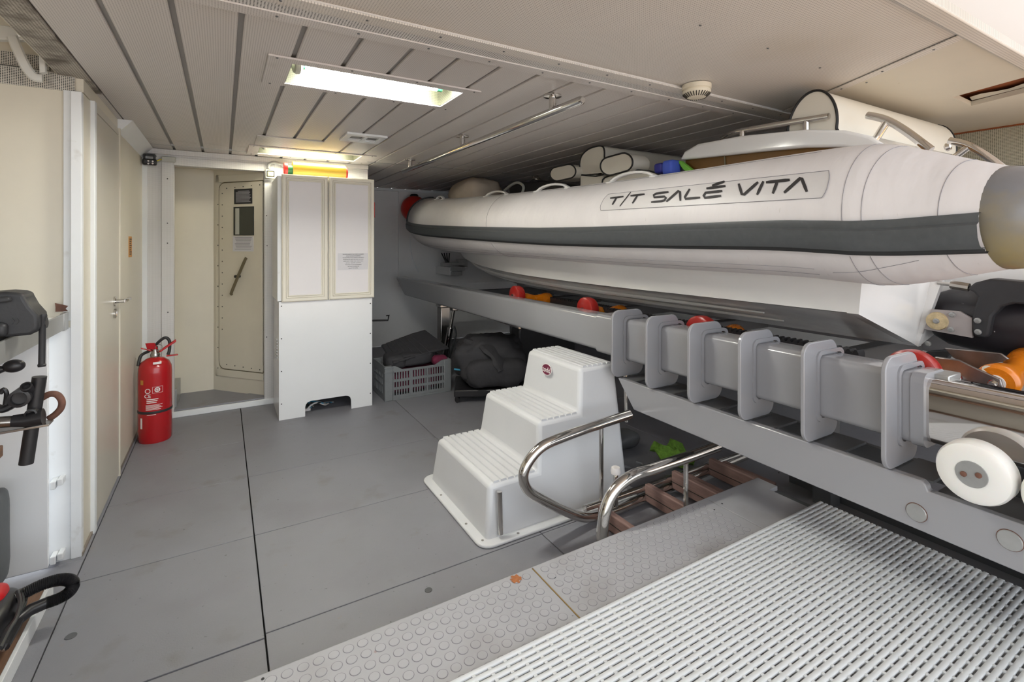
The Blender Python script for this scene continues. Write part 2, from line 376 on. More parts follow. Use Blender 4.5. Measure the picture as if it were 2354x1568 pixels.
# what closes the room above and aft: deck over, unseen lid and deck added to shape the light
struct(bx('roof_deck', 'white_paint', -1.5, XR+.1, .50, YF+.1, 2.34, 2.40))
struct(MB().slab([(-1.45, .50, 2.34), (XR+.1, .50, 2.34), (XR+.1, -1.5, 2.95), (-1.45, -1.5, 2.95)], (0, .05, .06)).build('added_lid', 'coaming_grey'))  # unseen lid, added to cut the sky light from overhead
struct(bx('bounce_deck', 'teak_deck', -2.5, 5.5, -4.6, -.72, -.12, -.06))  # unseen teak deck, added to bounce warm sunlight up to the ceiling
scr = None
for p in [(1.312, 1.046), (1.669, 1.044), (2.03, 1.055), (2.39, 1.05), (.95, 1.05), (.6, 1.05)]+[(xs(y)+.0, y) for y in (.75, .95, 1.15, 1.35)]+[(x*.24-.1, y) for x in range(12) for y in (1.628, 1.518)]:
    if scr is None: scr = MB().lathe([(.0045, 0), (.004, -.002), (.0001, -.003)], n=8).build('screw', 'grey_dark', ceil, loc=(p[0], p[1], ZC-.018 if p[1] > 1.5 else ZC-.004))
    else: again(scr, ceil, (p[0], p[1], ZC-.018 if p[1] > 1.5 else ZC-.006))
# ================================================================== WALLS
# left wall: post, jamb, door, panel
wl = struct(MB().box(WL-.06, WL, 3.485, YB, 0, 1.94).build('wall_left', 'cream', bevel=.002))
bx('jamb_post', 'white_paint', WL-.035, WL+.0, 2.665, 2.70, 0, 1.93, wl, .002)
bx('jamb_side', 'cream', WL-.06, WL-.004, 2.70, 2.845, 0, 1.935, wl); bx('jamb_batten', 'white_paint', WL-.05, WL+.012, 2.845, 2.885, 0, 1.94, wl, .003)
bx('wall_top', 'cream', WL-.06, WL-.003, 2.715, YB, 1.94, ZC, wl)
bx('kick_strip', 'peel_wood', WL-.01, WL+.004, 2.67, 2.845, 0, .014, wl); bx('kick_strip', 'peel_wood', WL-.01, WL+.003, 3.49, YB, 0, .02, wl)
dl = struct(bx('door_1', 'door_cream', WL-.04, WL+.006, 2.888, 3.478, .012, 1.90, None, .002))
bx('door_edge', 'cream', WL-.03, WL+.012, 3.478, 3.492, .0, 1.945, dl, .002); bx('door_head', 'door_cream', WL-.04, WL+.004, 2.886, 3.478, 1.905, 1.94, dl)
hp = PX(262, 693, WL+.006); hd = MB().lathe([(.026, 0), (.026, .008), (.011, .009), (.011, .045)], hp, (1, 0, 0)).tube([hp+V((.045, 0, 0)), hp+V((.05, .02, 0)), hp+V((.05, .13, 0)), hp+V((.045, .14, 0))], .009, 10).build('door_handle', 'chrome', dl)
kp = PX(262, 721, WL+.006); MB().lathe([(.026, 0), (.026, .009), (.02, .012), (.0001, .012)], kp, (1, 0, 0)).box(-.003, .003, -.004, .004, -.011, .011, Matrix.Identity(3), kp+V((.012, 0, 0))).build('lock_rose', 'chrome', dl)
# sign on the left wall
sg = thing('notice_plate', 'small orange printed notice plate on the cream wall beside the lever-handled door', 'sign', (WL, 3.9, 1.28))
bx('plate', 'orange_sign', WL, WL+.003, 3.845, 3.955, 1.215, 1.345, sg)
for k in range(8): bx('print_line', 'print_black', WL+.003, WL+.0036, 3.86, 3.94-.012*(k % 3), 1.325-.0135*k, 1.331-.0135*k, sg)
# alcove end wall and bench bay
we = struct(bx('wall_alcove_end', 'cream', -1.4, -.536, 2.705, 2.76, .98, 1.935))
bx('end_strip', 'white_paint', -.568, -.536, 2.69, 2.705, .98, 1.935, we, .002)
bx('perforated_band', 'perf_end', -1.4, -.533, 2.70, 2.76, 1.935, 2.005, we); bx('upper_panel', 'cream', -1.4, -.53, 2.75, 2.78, 2.005, 2.3, we)
bx('upper_perforated', 'perf_end', -1.4, -.62, 2.735, 2.75, 2.02, 2.075, we)
wo = struct(bx('wall_alcove_back', 'cream', -1.45, -1.4, -.7, 2.76, 0, 2.3)); struct(bx('wall_alcove_ceiling', 'perf_trim', -1.45, -.56, -.7, 2.78, 2.3, 2.33))
bx('coaming', 'cream', -.59, -.57, 1.0, 2.75, 2.0, 2.3, we)
# vertical lower panels of the bay (below the worktop)
bay = thing('workbench', 'white built-in workbench with steel-edged top and brown wooden shelves', 'workbench', (-.9, 2., 0))
bx('worktop', 'white_paint', -1.38, -.556, .9, 2.66, .965, 1.0, bay); bx('steel_edge', 'steel_edge', -.556, -.548, .9, 2.655, .953, 1.018, bay, .002)
bx('edge_cap', 'alu', -.560, -.545, 2.60, 2.662, .950, 1.020, bay, .002)
bx('end_panel', 'white_gloss', -1.38, -.595, 2.60, 2.62, .02, .955, bay, .002)
bx('back_panel', 'white_paint', -.62, -.541, 2.672, 2.685, .0, .953, bay)
for z in (.335, .035):
    for k in range(2): bx('ledge_batten', 'white_paint', -.595+.022*k, -.577+.022*k, 2.623, 2.672, z-.02+.012*k, z+.012+.006*k, bay, .003)
bx('shelf', 'wood', -1.38, -.588, .9, 2.12, .64, .675, bay, .003)
bx('base_board', 'wood', -1.38, -.553, .9, 2.42, .012, .052, bay, .003); bx('base_trim', 'white_paint', -.553, -.540, .9, 2.43, .0, .056, bay, .002)
MB().grid([[V((-.592+.018*i+.004*math.sin(3*j+i), 2.689, 1.02+.018*j*(1-.2*i))) for i in range(3)] for j in range(3)]).build('peeled_patch', 'rust', bay)
# hinge arm in the alcove head
ha = thing('hinge_arm', 'white painted curved hinge arm with bolted plate under the alcove ceiling', 'hinge', (-.66, 2.6, 2.0))
def armpt(u, v, y=2.6): return PY(u, v, y)
MB().slab([armpt(-30, 52), armpt(60, 66), armpt(104, 100), armpt(104, 165), armpt(90, 168), armpt(88, 112), armpt(70, 92), armpt(-30, 90)], (0, .03, 0)).build('hinge_plate', 'white_bracket', ha, .003)
pth = smooth_path([armpt(28, 84), armpt(44, 122), armpt(60, 155), armpt(78, 176), armpt(98, 180)], 5)
MB().tube(pth, .017, 8, flat=.7).build('curved_arm', 'white_bracket', ha)
for (u, v) in ((50, 79), (69, 95)): MB().lathe([(.013, 0), (.013, .012), (.0001, .013)], armpt(u, v, 2.598), (0, -1, -.2), 6).build('bolt', 'chrome_dull', ha)
# back wall with doorway
DX0, DX1, DZ0, DZ1 = -.314, .290, .055, 1.885
wb = struct(MB().box(WL, DX0, YB, YB+.06, 0, ZC).box(DX1, 1.12, YB, YB+.06, 0, ZC).box(DX0, DX1, YB, YB+.06, DZ1, ZC).build('wall_back', 'perf_wall'))
for (x0, x1, z0, z1) in ((DX0-.075, DX0, 0, DZ1+.06), (DX1, DX1+.075, 0, DZ1+.06), (DX0, DX1, DZ1, DZ1+.06)): bx('frame_strip', 'perf_wall', x0, x1, YB-.012, YB, z0, z1, wb, .002)
bx('head_strip', 'perf_wall', WL, 1.12, YB-.02, YB, ZC-.04, ZC-.002, wb, .002)
bx('corner_strip', 'white_paint', WL, WL+.03, YB-.008, YB, 0, ZC, wb)
bx('door_sill', 'white_paint', DX0-.075, DX1+.09, YB-.025, YB+.05, 0, .045, wb, .004); bx('sill_top', 'floor', DX0-.01, DX1+.01, YB-.01, YB+.18, .045, .056, wb, .004)
for (u, v) in ((385, 411), (385, 513), (385, 559), (386, 718), (613, 496), (614, 565), (613, 775)): disc('wall_screw', 'print_black', PY(u, v, YB-.012), .0045, .002, wb, (0, -1, 0), 8)
# vestibule behind the doorway
va, vb, vc = V((-.40, 4.93)), V((-.071, 4.934)), V((.36, 4.31+.0))
dirv = V((.65, -.76)).normalized()
vs = struct(bx('wall_vestibule', 'cream', -.42, -.05, 4.93, 4.97, 0, ZC)); bx('vestibule_floor', 'floor', -.42, .6, YB+.06, 4.93, .0, .05, vs)
bx('vestibule_side', 'cream', -.42, -.36, YB+.06, 4.93, 0, ZC, vs); bx('vestibule_top', 'cream', -.42, .7, YB+.06, 4.98, 1.93, 1.97, vs)
bx('vestibule_step', 'steel_edge', -.36, -.30, 4.52, 4.9, .05, .19, vs, .003)
nrm = V((-dirv.y, dirv.x)); nrm = nrm if nrm.dot(V((-1, -1))) > 0 else -nrm
def DW(s, z, o=0.): p = vb+dirv*s+nrm*o; return V((p.x, p.y, z))   # a point on the slanted wall
def dslab(s0, s1, z0, z1, o0, o1, name, m, parent, bev=0.): 
    R = Matrix(((dirv.x, nrm.x, 0), (dirv.y, nrm.y, 0), (0, 0, 1)))
    return MB().box(s0, s1, o0, o1, z0, z1, R, V((vb.x, vb.y, 0))).build(name, m, parent, bev)
SE = (YB+.062-vb.y)/dirv.y
ws = struct(dslab(0, SE, 0, ZC, -.05, 0, 'wall_slanted', 'cream', None))
# intersection helper: pixel to slanted wall
def PD(u, v, o=0.):
    r = ray(u, v); q = vb+nrm*o; t = (q.dot(nrm))/(V((r.x, r.y)).dot(nrm)); return r*t+V((0, 0, H))
def sdw(p): return (V((p.x, p.y))-vb).dot(dirv)
s0 = sdw(PD(505, 600)); z0 = PD(512, 848).z; z1 = PD(540, 418).z
fr0 = sdw(PD(497, 600)); 
dslab(fr0, SE, z0-.06, z0, 0, .008, 'door_surround', 'cream', ws, .002); dslab(fr0, SE, z1, z1+.06, 0, .008, 'door_surround', 'cream', ws, .002); dslab(fr0, s0, z0-.06, z1+.06, 0, .008, 'door_surround', 'cream', ws, .002)
R3 = Matrix(((dirv.x, nrm.x, 0), (dirv.y, nrm.y, 0), (0, 0, 1)))
mb = MB(); n0 = len(mb.v); mb.prism(rrect(s0+.008, SE+.3, z0+.008, z1-.008, .06), 'y', -.002, .014)
mb.v = [tuple(V((vb.x, vb.y, 0))+R3@V(p)) for p in mb.v if True]
# only the part inside the vestibule is kept: clip the far side at the wall
mb.v = [p if (V((p[0], p[1]))-vb).dot(dirv) < SE else tuple(DW(SE, p[2], (V((p[0], p[1]))-vb).dot(nrm))) for p in mb.v]
d2 = struct(mb.build('door_2', 'cream', None, .003))
gk = MB().prism(rrect(s0, SE+.3, z0, z1, .065), 'y', .0, .009); gk.v = [tuple(V((vb.x, vb.y, 0))+R3@V(p)) for p in gk.v]
gk.v = [p if (V((p[0], p[1]))-vb).dot(dirv) < SE else tuple(DW(SE, p[2], (V((p[0], p[1]))-vb).dot(nrm))) for p in gk.v]; gk.build('door_gasket', 'handle_olive', d2)
def drect(u0, v0, u1, v1, name, m, parent, o=.014, th=.004):
    a_, b_ = PD(u0, v0, o), PD(u1, v1, o); return dslab(sdw(a_), sdw(b_), b_.z, a_.z, o, o+th, name, m, parent)
w1 = drect(538, 476, 584, 541, 'window_frame', 'rubber_black', d2, th=.005); drect(540, 478, 583, 540, 'pane', 'window_dark', w1, o=.0185, th=.003)
drect(541, 479, 550, 539, 'pane_reflection_post', 'grey_plastic', w1, o=.0215, th=.001)
pq = drect(539, 435, 580, 468, 'warning_plate', 'print_black', d2, th=.003)
p2 = drect(536, 543, 583, 578, 'instruction_plate', 'paper', d2, th=.003)
for k in range(9): drect(542 if k else 547, 439+k*3.05, 577-(k*7 % 5) if k else 573, 439.9+k*3.05, 'print_line', 'print_grey', pq, o=.017, th=.0008)
for k in range(9): drect(540+(k*5 % 4), 546+k*3.3, 579-(k*7 % 6), 547+k*3.3, 'print_line', 'print_grey', p2, o=.017, th=.0008)
hb = [PD(566, 593, .06), PD(560, 605, .062), PD(533, 670, .062), PD(533, 676, .05)]
dh = MB().tube(smooth_path(hb, 4), .013, 8, flat=.7).build('dog_handle', 'handle_olive', d2)
MB().lathe([(.012, 0), (.012, .05)], PD(552, 635, .01), (nrm.x, nrm.y, 0), 12).build('handle_boss', 'rubber_black', dh)
scr2 = None
for k in range(13):
    for (u, v) in (((511, 445+k*26.), (501, 470+k*47.)) if k < 9 else ((511, 445+k*26.),)):
        p = PD(u, v, .014)
        o = MB().lathe([(.005, 0), (.004, .002), (.0001, .002)], (0, 0, 0), (nrm.x, nrm.y, 0), 8).build('door_bolt', 'rubber_black', d2, loc=p) if scr2 is None else again(scr2, d2, p)
        scr2 = scr2 or o
for k in range(5): again(scr2, d2, PD(521+k*19, 433-k*2, .014)); again(scr2, d2, PD(521+k*19, 838+k*3, .014))
# recess, far, right walls
struct(bx('wall_recess', 'wall_white', 1.06, 1.12, YB+.06, YF, 0, ZC)); wf = struct(bx('wall_far', 'wall_white', 1.06, XR, YF, YF+.06, 0, ZC))
bx('corner_panel', 'wall_white', 1.945, XR, YF-.03, YF, .75, ZC-.03, wf, .002)
bx('head_strip', 'white_paint', 1.12, XR, YF-.045, YF, ZC-.03, ZC, wf)
wr = struct(bx('wall_right', 'white_paint', XR, XR+.06, -.7, YF, 0, 1.74)); bx('perforated_panel', 'perf_right', XR-.004, XR+.06, -.7, YF, 1.755, ZC-.012, wr)
bx('wood_edge', 'hole_brown', XR-.012, XR, -.7, YF, ZC-.012, ZC, wr); bx('lower_edge', 'handle_olive', XR-.008, XR+.05, -.7, YF, 1.725, 1.755, wr)
wc = MB().tube(smooth_path([PY(943, 545, YF-.035), PY(944, 572, YF-.035), PY(950, 600, YF-.04), PY(963, 626, YF-.04)], 4), .008, 8).build('conduit', 'white_paint', wf)
# ================================================================== CEILING FIXTURES
def fixture(label, x0, x1, y0, y1, op, power):
    t = thing('ceiling_light', label, 'light', ((x0+x1)/2, (y0+y1)/2, ZC), 'recessed fluorescent ceiling lights')
    ox0, ox1, oy0, oy1 = op
    rim([(x0, y0), (x1, y0), (x1, y1), (x0, y1)], [(ox0, oy0), (ox1, oy0), (ox1, oy1), (ox0, oy1)], 'z', ZC-.008, ZC-.001).build('flange', 'plank', t)
    MB().box(ox0, ox1, oy0-.001, oy0+.003, ZC-.002, ZC+.10).box(ox0, ox1, oy1-.003, oy1+.001, ZC-.002, ZC+.10).box(ox0-.001, ox0+.003, oy0, oy1, ZC-.002, ZC+.10).box(ox1-.003, ox1+.001, oy0, oy1, ZC-.002, ZC+.10).box(ox0, ox1, oy0, oy1, ZC+.10, ZC+.11).build('housing', 'reflector', t)
    ym = (oy0+oy1)/2
    for s in (-1, 1):
        tb = MB().tube([(ox0+.07, ym+s*.034, ZC+.05), (ox1-.06, ym+s*.034, ZC+.05)], .013, 14).build('fluorescent_tube', 'tube_light' if power == 1 else 'tube_light_dim', t)
        for xx, mm in ((ox0+.045, 'bulb_green'), (ox1-.06, 'bulb_green')): MB().tube([(xx, ym+s*.034, ZC+.05), (xx+.025, ym+s*.034, ZC+.05)], .0155, 12).build('tube_holder', mm, tb)
    MB().tube(smooth_path([(ox0+.03, ym-.05, ZC+.10), (ox0+.035, ym-.06, ZC+.04), (ox0+.04, ym, ZC+.02), (ox0+.035, ym+.06, ZC+.04), (ox0+.03, ym+.05, ZC+.1)], 5), .016, 10).build('flex_sleeve', 'grey_plastic', t)
    sc = None
    for k in range(4):
        for y in (y0+.012, y1-.012):
            p = (x0+.03+(x1-x0-.06)*k/3, y, ZC-.008)
            sc = again(sc, t, p) if sc else MB().lathe([(.005, 0), (.004, -.002), (.0001, -.003)], n=8).build('screw', 'grey_dark', t, loc=p)
    return t
fixture('large lit fluorescent light recessed in the planked ceiling, nearest the trim strip', .145, 1.02, 2.01, 2.37, L1, 1)
fixture('smaller-looking lit fluorescent light recessed in the ceiling above the white cabinet', .16, 1.055, 3.92, 4.305, L2, 2)
tag(bx('blank_cover', 'plank', .19, .60, 3.555, 3.89, ZC-.006, ZC, None, .002), 'plain blank cover plate screwed to the ceiling beside the far light', 'cover plate')
vt = thing('ceiling_vent', 'small white ceiling vent plate with two slots between the lights', 'vent', (.8, 3.285, ZC))
rim([(.67, 3.165), (.925, 3.165), (.925, 3.41), (.67, 3.41)], [(.71, 3.22), (.885, 3.22), (.885, 3.355), (.71, 3.355)], 'z', ZC-.014, ZC).build('frame', 'white_paint', vt, .002)
bx('slot', 'grey_dark', .71, .885, 3.22, 3.355, ZC-.004, ZC-.001, vt); bx('louvre', 'white_paint', .79, .81, 3.22, 3.355, ZC-.016, ZC-.004, vt); bx('louvre', 'white_paint', .71, .885, 3.33, 3.355, ZC-.010, ZC-.004, vt)
hb_ = thing('ceiling_grab_bar', 'long polished steel grab bar hung from the ceiling on three posts', 'handrail', (1.34, 2.9, ZC))
e0, e1 = PX(925, 393, 1.34), PX(1340, 233, 1.34); zb = (e0.z+e1.z)/2
bar = MB().tube([(1.34, e0.y-.005, zb), (1.34, e0.y-.02, zb), (1.34, e1.y+.012, zb), (1.34, e1.y, zb)], [.012, .0195, .0195, .012], 16).build('bar', 'chrome', hb_)
for y in (1.90, 2.912, 3.942):
    p = MB().lathe([(.017, zb), (.017, ZC-.008)], (1.34, y, 0), n=16).build('post', 'chrome', hb_); MB().lathe([(.02, ZC-.012), (.042, ZC-.008), (.042, ZC-.001)], (1.34, y, 0), n=24).build('flange', 'chrome', p)
sd = thing('smoke_detector', 'round cream smoke detector with slotted rim on the ceiling sheet', 'smoke detector', (1.80, 1.46, ZC))
dc = V((1.80, 1.455, ZC-.003))
MB().lathe([(.062, 0), (.062, -.018), (.056, -.022), (.056, -.028)], dc, n=36).build('base', 'detector', sd)
MB().lathe([(.060, -.028), (.058, -.036), (.040, -.052), (.028, -.055), (.0001, -.055)], dc, n=36).build('cap', 'detector', sd)
mb = MB()
for k in range(28):
    q = 2*math.pi*k/28; c_, s__ = math.cos(q), math.sin(q)
    mb.tube([dc+V((c_*.0575, s__*.0575, -.0385)), dc+V((c_*.040, s__*.040, -.0535))], .0022, 5)
mb.build('vent_slots', 'slot_dark', sd)
# emergency lamp and boxes on the back wall head
fl = thing('work_lamp', 'small black bracketed floodlight in the corner above the doorway', 'lamp', PY(343, 367, YB-.06))
def wslab(u0, v0, u1, v1, y, th, name, m, parent, bev=.003):
    p, q = PY(u0, v0, y), PY(u1, v1, y); return bx(name, m, p.x, q.x, y, y+th, q.z, p.z, parent, bev)
wslab(326, 363, 360, 380, YB-.10, .045, 'lamp_body', 'black_plastic', fl, .012); wslab(328, 353, 333, 366, YB-.085, .03, 'bracket_arm', 'black_plastic', fl); wslab(352, 355, 357, 368, YB-.085, .03, 'bracket_arm', 'black_plastic', fl); wslab(328, 352, 357, 357, YB-.085, .08, 'bracket', 'black_plastic', fl)
for (u, v) in ((341, 370), (341, 376), (351, 371), (351, 376)): disc('lens', 'print_white', PY(u, v, YB-.101), .006, .003, fl, (0, -1, 0), 10)
jb = thing('junction_box', 'small grey junction box above the doorway beside the black floodlight', 'junction box', PY(387, 366, YB-.03))
wslab(371, 358.5, 404, 373, YB-.045, .025, 'box', 'grey_plastic', jb, .006)
for dv in (0, 4): MB().tube(smooth_path([PY(359, 371+dv, YB-.07), PY(365, 368+dv, YB-.05), PY(372, 366+dv, YB-.035)], 3), .004, 6).build('cable', 'cable_grey' if dv else 'yellow', jb)
sw = thing('wall_switch', 'square grey push-button switch box with conduit beside the cabinet top', 'switch', PY(620, 400, YB-.03))
YS = YB-.06
wslab(610, 389, 633, 411, YS, .046, 'box', 'grey_plastic', sw, .004); wslab(613, 392, 631, 407, YS-.004, .006, 'bezel', 'print_black', sw); wslab(615, 394, 629, 405.5, YS-.007, .006, 'button', 'lamp_glass', sw)
MB().tube(smooth_path([PY(618, 389, YS+.02), PY(619, 378, YS+.02), PY(630, 373.5, YS+.02), PY(645, 377, YS+.02), PY(665, 384, YS+.02)], 5), .012, 8).build('conduit', 'cable_grey', sw)
# ================================================================== CABINET
cb = thing('cabinet', 'tall white two-door cabinet with moulded frames standing against the back wall', 'cabinet', (.69, 4.2, 0))
YC = 3.955
bx('upper_body', 'white_paint', .345, 1.045, YC+.022, YB-.02, .875, 1.80, cb, .002)
for (x0, x1) in ((.372, .694), (.700, 1.047)):
    dr = bx('door', 'cabinet_frame', x0, x1, YC, YC+.02, .868, 1.812, cb, .003)
    def ring(i0, i1, yo, nm, m):
        return rim([(x0+i0, .868+i0), (x1-i0, .868+i0), (x1-i0, 1.812-i0), (x0+i0, 1.812-i0)], [(x0+i1, .868+i1), (x1-i1, .868+i1), (x1-i1, 1.812-i1), (x0+i1, 1.812-i1)], 'y', YC-yo, YC+.002).build(nm, m, dr, .002)
    ring(.006, .028, .010, 'moulding', 'cabinet_frame'); ring(.030, .040, .006, 'moulding', 'cabinet_frame'); ring(.042, .050, .008, 'moulding', 'cabinet_frame')
    bx('door_panel', 'cabinet_panel', x0+.050, x1-.050, YC-.002, YC+.001, .918, 1.762, dr)
    if x0 > .5:
        st = bx('placard', 'paper', .765, 1.0, YC-.004, YC-.001, 1.095, 1.225, dr)
        YT = YC-.0045
        for k, (tx, sz) in enumerate((('THE DISCHARGE OF ALL FORMS OF PLASTIC', .0082), ('INTO THE SEA IS PROHIBITED', .0082), ('THE DISCHARGE OF ALL GARBAGE IS PROHIBITED', .0072), ('WITHIN SPECIAL AREAS AND NEAR THE COAST', .0072), ('FOOD WASTE - PAPER - RAGS - GLASS - METAL', .0072), ('BOTTLES - CROCKERY - DUNNAGE', .0072), ('VIOLATION OF THESE REQUIREMENTS', .0072), ('MAY RESULT IN PENALTIES', .0072), ('ANNEX V OF MARPOL', .0072))):
            text(tx, sz, (.8825, YT, 1.216-.0135*k), (1, 0, 0), (0, 0, 1), 'print_black', st)
lb = MB(); ar = [(.355, .0), (.535, .0), (.535, .055)]+[(.575-.04*math.cos(q), .07+.04*math.sin(q)) for q in (0, .5, 1., 1.57)]+[(.83+.04*math.sin(q), .07+.04*math.cos(q)) for q in (0, .5, 1., 1.57)]+[(.872, .0), (1.035, .0), (1.035, .872), (.355, .872)]
lb.prism(ar, 'y', YC+.018, YC+.034).build('front_panel', 'white_gloss', cb, .0015)
bx('side_panel', 'white_gloss', .355, .371, YC+.034, YB-.03, 0, .872, cb); bx('side_panel', 'white_gloss', 1.019, 1.035, YC+.034, YB-.03, 0, .872, cb); bx('bottom_shelf', 'white_paint', .371, 1.019, YC+.05, YB-.03, .20, .22, cb)
mb = MB()
for k in range(7): mb.box(.349, .356, YC+.12, YC+.20, .44+.022*k, .452+.022*k)
mb.build('side_louvre', 'white_paint', cb)
for (x, z) in ((.372, .84), (.372, .60), (.372, .36), (.372, .12), (1.02, .82), (1.02, .58), (1.02, .34), (1.02, .10)): disc('panel_screw', 'print_black', (x, YC+.018, z), .0045, .002, cb, (0, -1, 0), 8)
cbl = thing('loose_cables', 'bundle of loose cables seen through the cutout under the cabinet', 'cable', (.62, 4.12, 0))
for k in range(4):
    MB().tube(smooth_path([(.56+.02*k, 4.10+.02*k, .006), (.59, 4.09+.03*k, .04+.008*k), (.64+.02*k, 4.11, .05-.006*k), (.70, 4.12+.02*k, .02), (.75+.01*k, 4.2, .006)], 5), .006, 6).build('cable', ('print_white', 'rubber_black', 'teal', 'cable_grey')[k], cbl)
MB().box(.55, .59, 4.09, 4.12, .0, .02).build('plug', 'print_white', cbl, .003)
fr = thing('film_roll', 'roll of golden wrapping film with red end caps lying on the cabinet', 'film roll', (.65, 4.13, 1.80))
zc = 1.80+.0; yr = 4.14; rr = .068
x0, x1 = PY(672, 395, yr).x, PY(792, 400, yr).x
MB().lathe([(rr, 0), (rr, x1-x0)], (x0, yr, zc+rr), (1, 0, 0), 32).build('film', 'gold_film', fr)
MB().lathe([(rr*.55, -.035), (rr*.55, .0)], (x0, yr, zc+rr), (1, 0, 0), 24).build('core', 'green_plastic', fr)
MB().lathe([(rr*.72, -.062), (rr*.8, -.055), (rr*.8, -.036), (rr*.6, -.034)], (x0, yr, zc+rr), (1, 0, 0), 24).build('end_cap', 'red_plastic', fr)
MB().lathe([(rr*.8, 0), (rr*.8, .014), (rr*.6, .02)], (x1, yr, zc+rr), (1, 0, 0), 24).build('end_cap', 'red_plastic', fr)
hk = thing('wall_hook', 'black metal hook rod sticking out beside the white cabinet', 'hook', (1.12, 4.62, .6))
MB().tube([PX(840, 738, 1.122), PX(858, 737, 1.15), PX(892, 736, 1.28), PX(894, 724, 1.285), PX(889, 726, 1.27)], .008, 8).build('rod', 'black_plastic', hk)
MB().lathe([(.02, 0), (.02, .004)], PX(840, 738, 1.12), (1, 0, 0), 12).build('foot', 'black_plastic', hk)
tag(bx('red_box', 'red_plastic', 1.045, 1.062, 3.99, 4.06, 1.51, 1.635, None, .004), 'small red box fixed to the right side of the white cabinet', 'box')
# ================================================================== EXTINGUISHER
ex = thing('fire_extinguisher', 'red fire extinguisher with black hose standing in the corner by the doorway', 'fire extinguisher', (-.385, 4.02, 0))
ec = V((-.387, 4.02, 0)); R_ = .094
MB().lathe([(R_*.93, 0), (R_, .015), (R_, .45), (R_*.97, .485), (R_*.82, .518), (R_*.5, .54), (R_*.24, .548), (R_*.22, .565)], ec, n=40).build('cylinder', 'red_paint', ex)
dvec = V((-ec.x, -ec.y, 0)).normalized(); sv = V((-dvec.y, dvec.x, 0))   # towards the camera, sideways
MB().lathe([(.026, .548), (.028, .562), (.022, .575), (.016, .60), (.016, .615)], ec, n=20).build('valve', 'chrome_dull', ex)
def epf(a, b, c): return ec+sv*a+dvec*b+V((0, 0, c))
MB().slab([epf(-.012, .02, .60), epf(-.03, .03, .645), epf(-.055, .03, .648), epf(-.045, .02, .605)], sv*.03).build('carry_handle', 'red_paint', ex, .003)
MB().slab([epf(-.02, -.01, .588), epf(-.02, .018, .588), epf(-.075, .02, .612), epf(-.078, -.012, .612)], (0, 0, .006)).build('squeeze_lever', 'red_paint', ex, .002)
MB().slab([epf(.02, .01, .575), epf(.025, .025, .575), epf(.115, .02, .635), epf(.112, .0, .64)], (0, 0, .014)).build('nozzle_lever', 'red_paint', ex, .003)
MB().slab([epf(.06, .0, .545), epf(.06, .03, .545), epf(.125, .03, .545), epf(.125, .0, .545)], (0, 0, .008)).build('base_lever', 'red_paint', ex, .003)
MB().tube(smooth_path([epf(-.09, .0, .50), epf(-.075, -.03, .56), epf(-.02, -.04, .59), epf(.02, -.03, .64), epf(.055, -.02, .665), epf(.078, -.02, .64), epf(.078, -.02, .58), epf(.07, -.02, .55)], 6), .0095, 10).build('hose', 'rubber_black', ex)
MB().tube([epf(.02+.02*math.cos(q), .03, .61+.02*math.sin(q)) for q in [k*.42 for k in range(16)]], .0016, 5).build('pin_ring', 'chrome', ex)
MB().lathe([(R_+.0012, .195), (R_+.0018, .198), (R_+.0018, .208), (R_+.0012, .211)], ec, n=40).build('strap', 'rubber_black', ex)
def onext(ang, z): q = math.atan2(dvec.y, dvec.x)+ang; return ec+V((math.cos(q)*(R_+.0008), math.sin(q)*(R_+.0008), z)), V((-math.sin(q), math.cos(q), 0))
def exlabel(ang0, ang1, z0, z1, name, m, par=ex):
    return MB().grid([[onext(ang0+(ang1-ang0)*i/6, z)[0] for i in range(7)] for z in (z0, z1)]).build(name, m, par)
exlabel(-.12, .36, .515, .530, 'tag_label', 'print_white')
for k in range(3): exlabel(-.50, .18-.05*k, .288-.011*k, .293-.011*k, 'print_line', 'print_white')
for k in range(6): exlabel(-.55, .42-.09*((k*5) % 3), .252-.0062*k, .2545-.0062*k, 'print_line', 'print_white')
exlabel(-.48, .05, .188, .191, 'print_line', 'print_white'); exlabel(-.95, -.80, .10, .17, 'bar_label', 'print_white'); exlabel(-.95, -.72, .385, .415, 'class_label', 'orange_sign')
def exring(ang, z, r0, r1, name, n=16):
    c0, tx = onext(ang, z); return rim([(math.cos(2*math.pi*k/n)*r1, math.sin(2*math.pi*k/n)*r1) for k in range(n)], [(math.cos(2*math.pi*k/n)*r0, math.sin(2*math.pi*k/n)*r0) for k in range(n)], 'z', 0, .0008), c0, tx
for (ang, z, r0, r1) in ((-.42, .345, .012, .016), (.12, .35, .010, .0155), (.12, .35, .002, .006)):
    mb, c0, tx = exring(ang, z, r0, r1, ''); nn = V((tx.y, -tx.x, 0)); mb.v = [tuple(c0+tx*p[0]+V((0, 0, p[1]))+nn*(.0012+p[2])) for p in mb.v]; mb.build('approval_mark', 'print_white', ex)
for (a0, a1, z0, z1) in ((-.16, .44, .368, .3695), (-.16, .44, .3285, .330), (-.16, -.145, .33, .3685), (.425, .44, .33, .3685)): exlabel(a0, a1, z0, z1, 'mark_frame', 'print_white')
c0, tx = onext(-.42, .312); text('CE', .032, c0+V((tx.y, -tx.x, 0))*.003, tx, (0, 0, 1), 'print_white', ex)
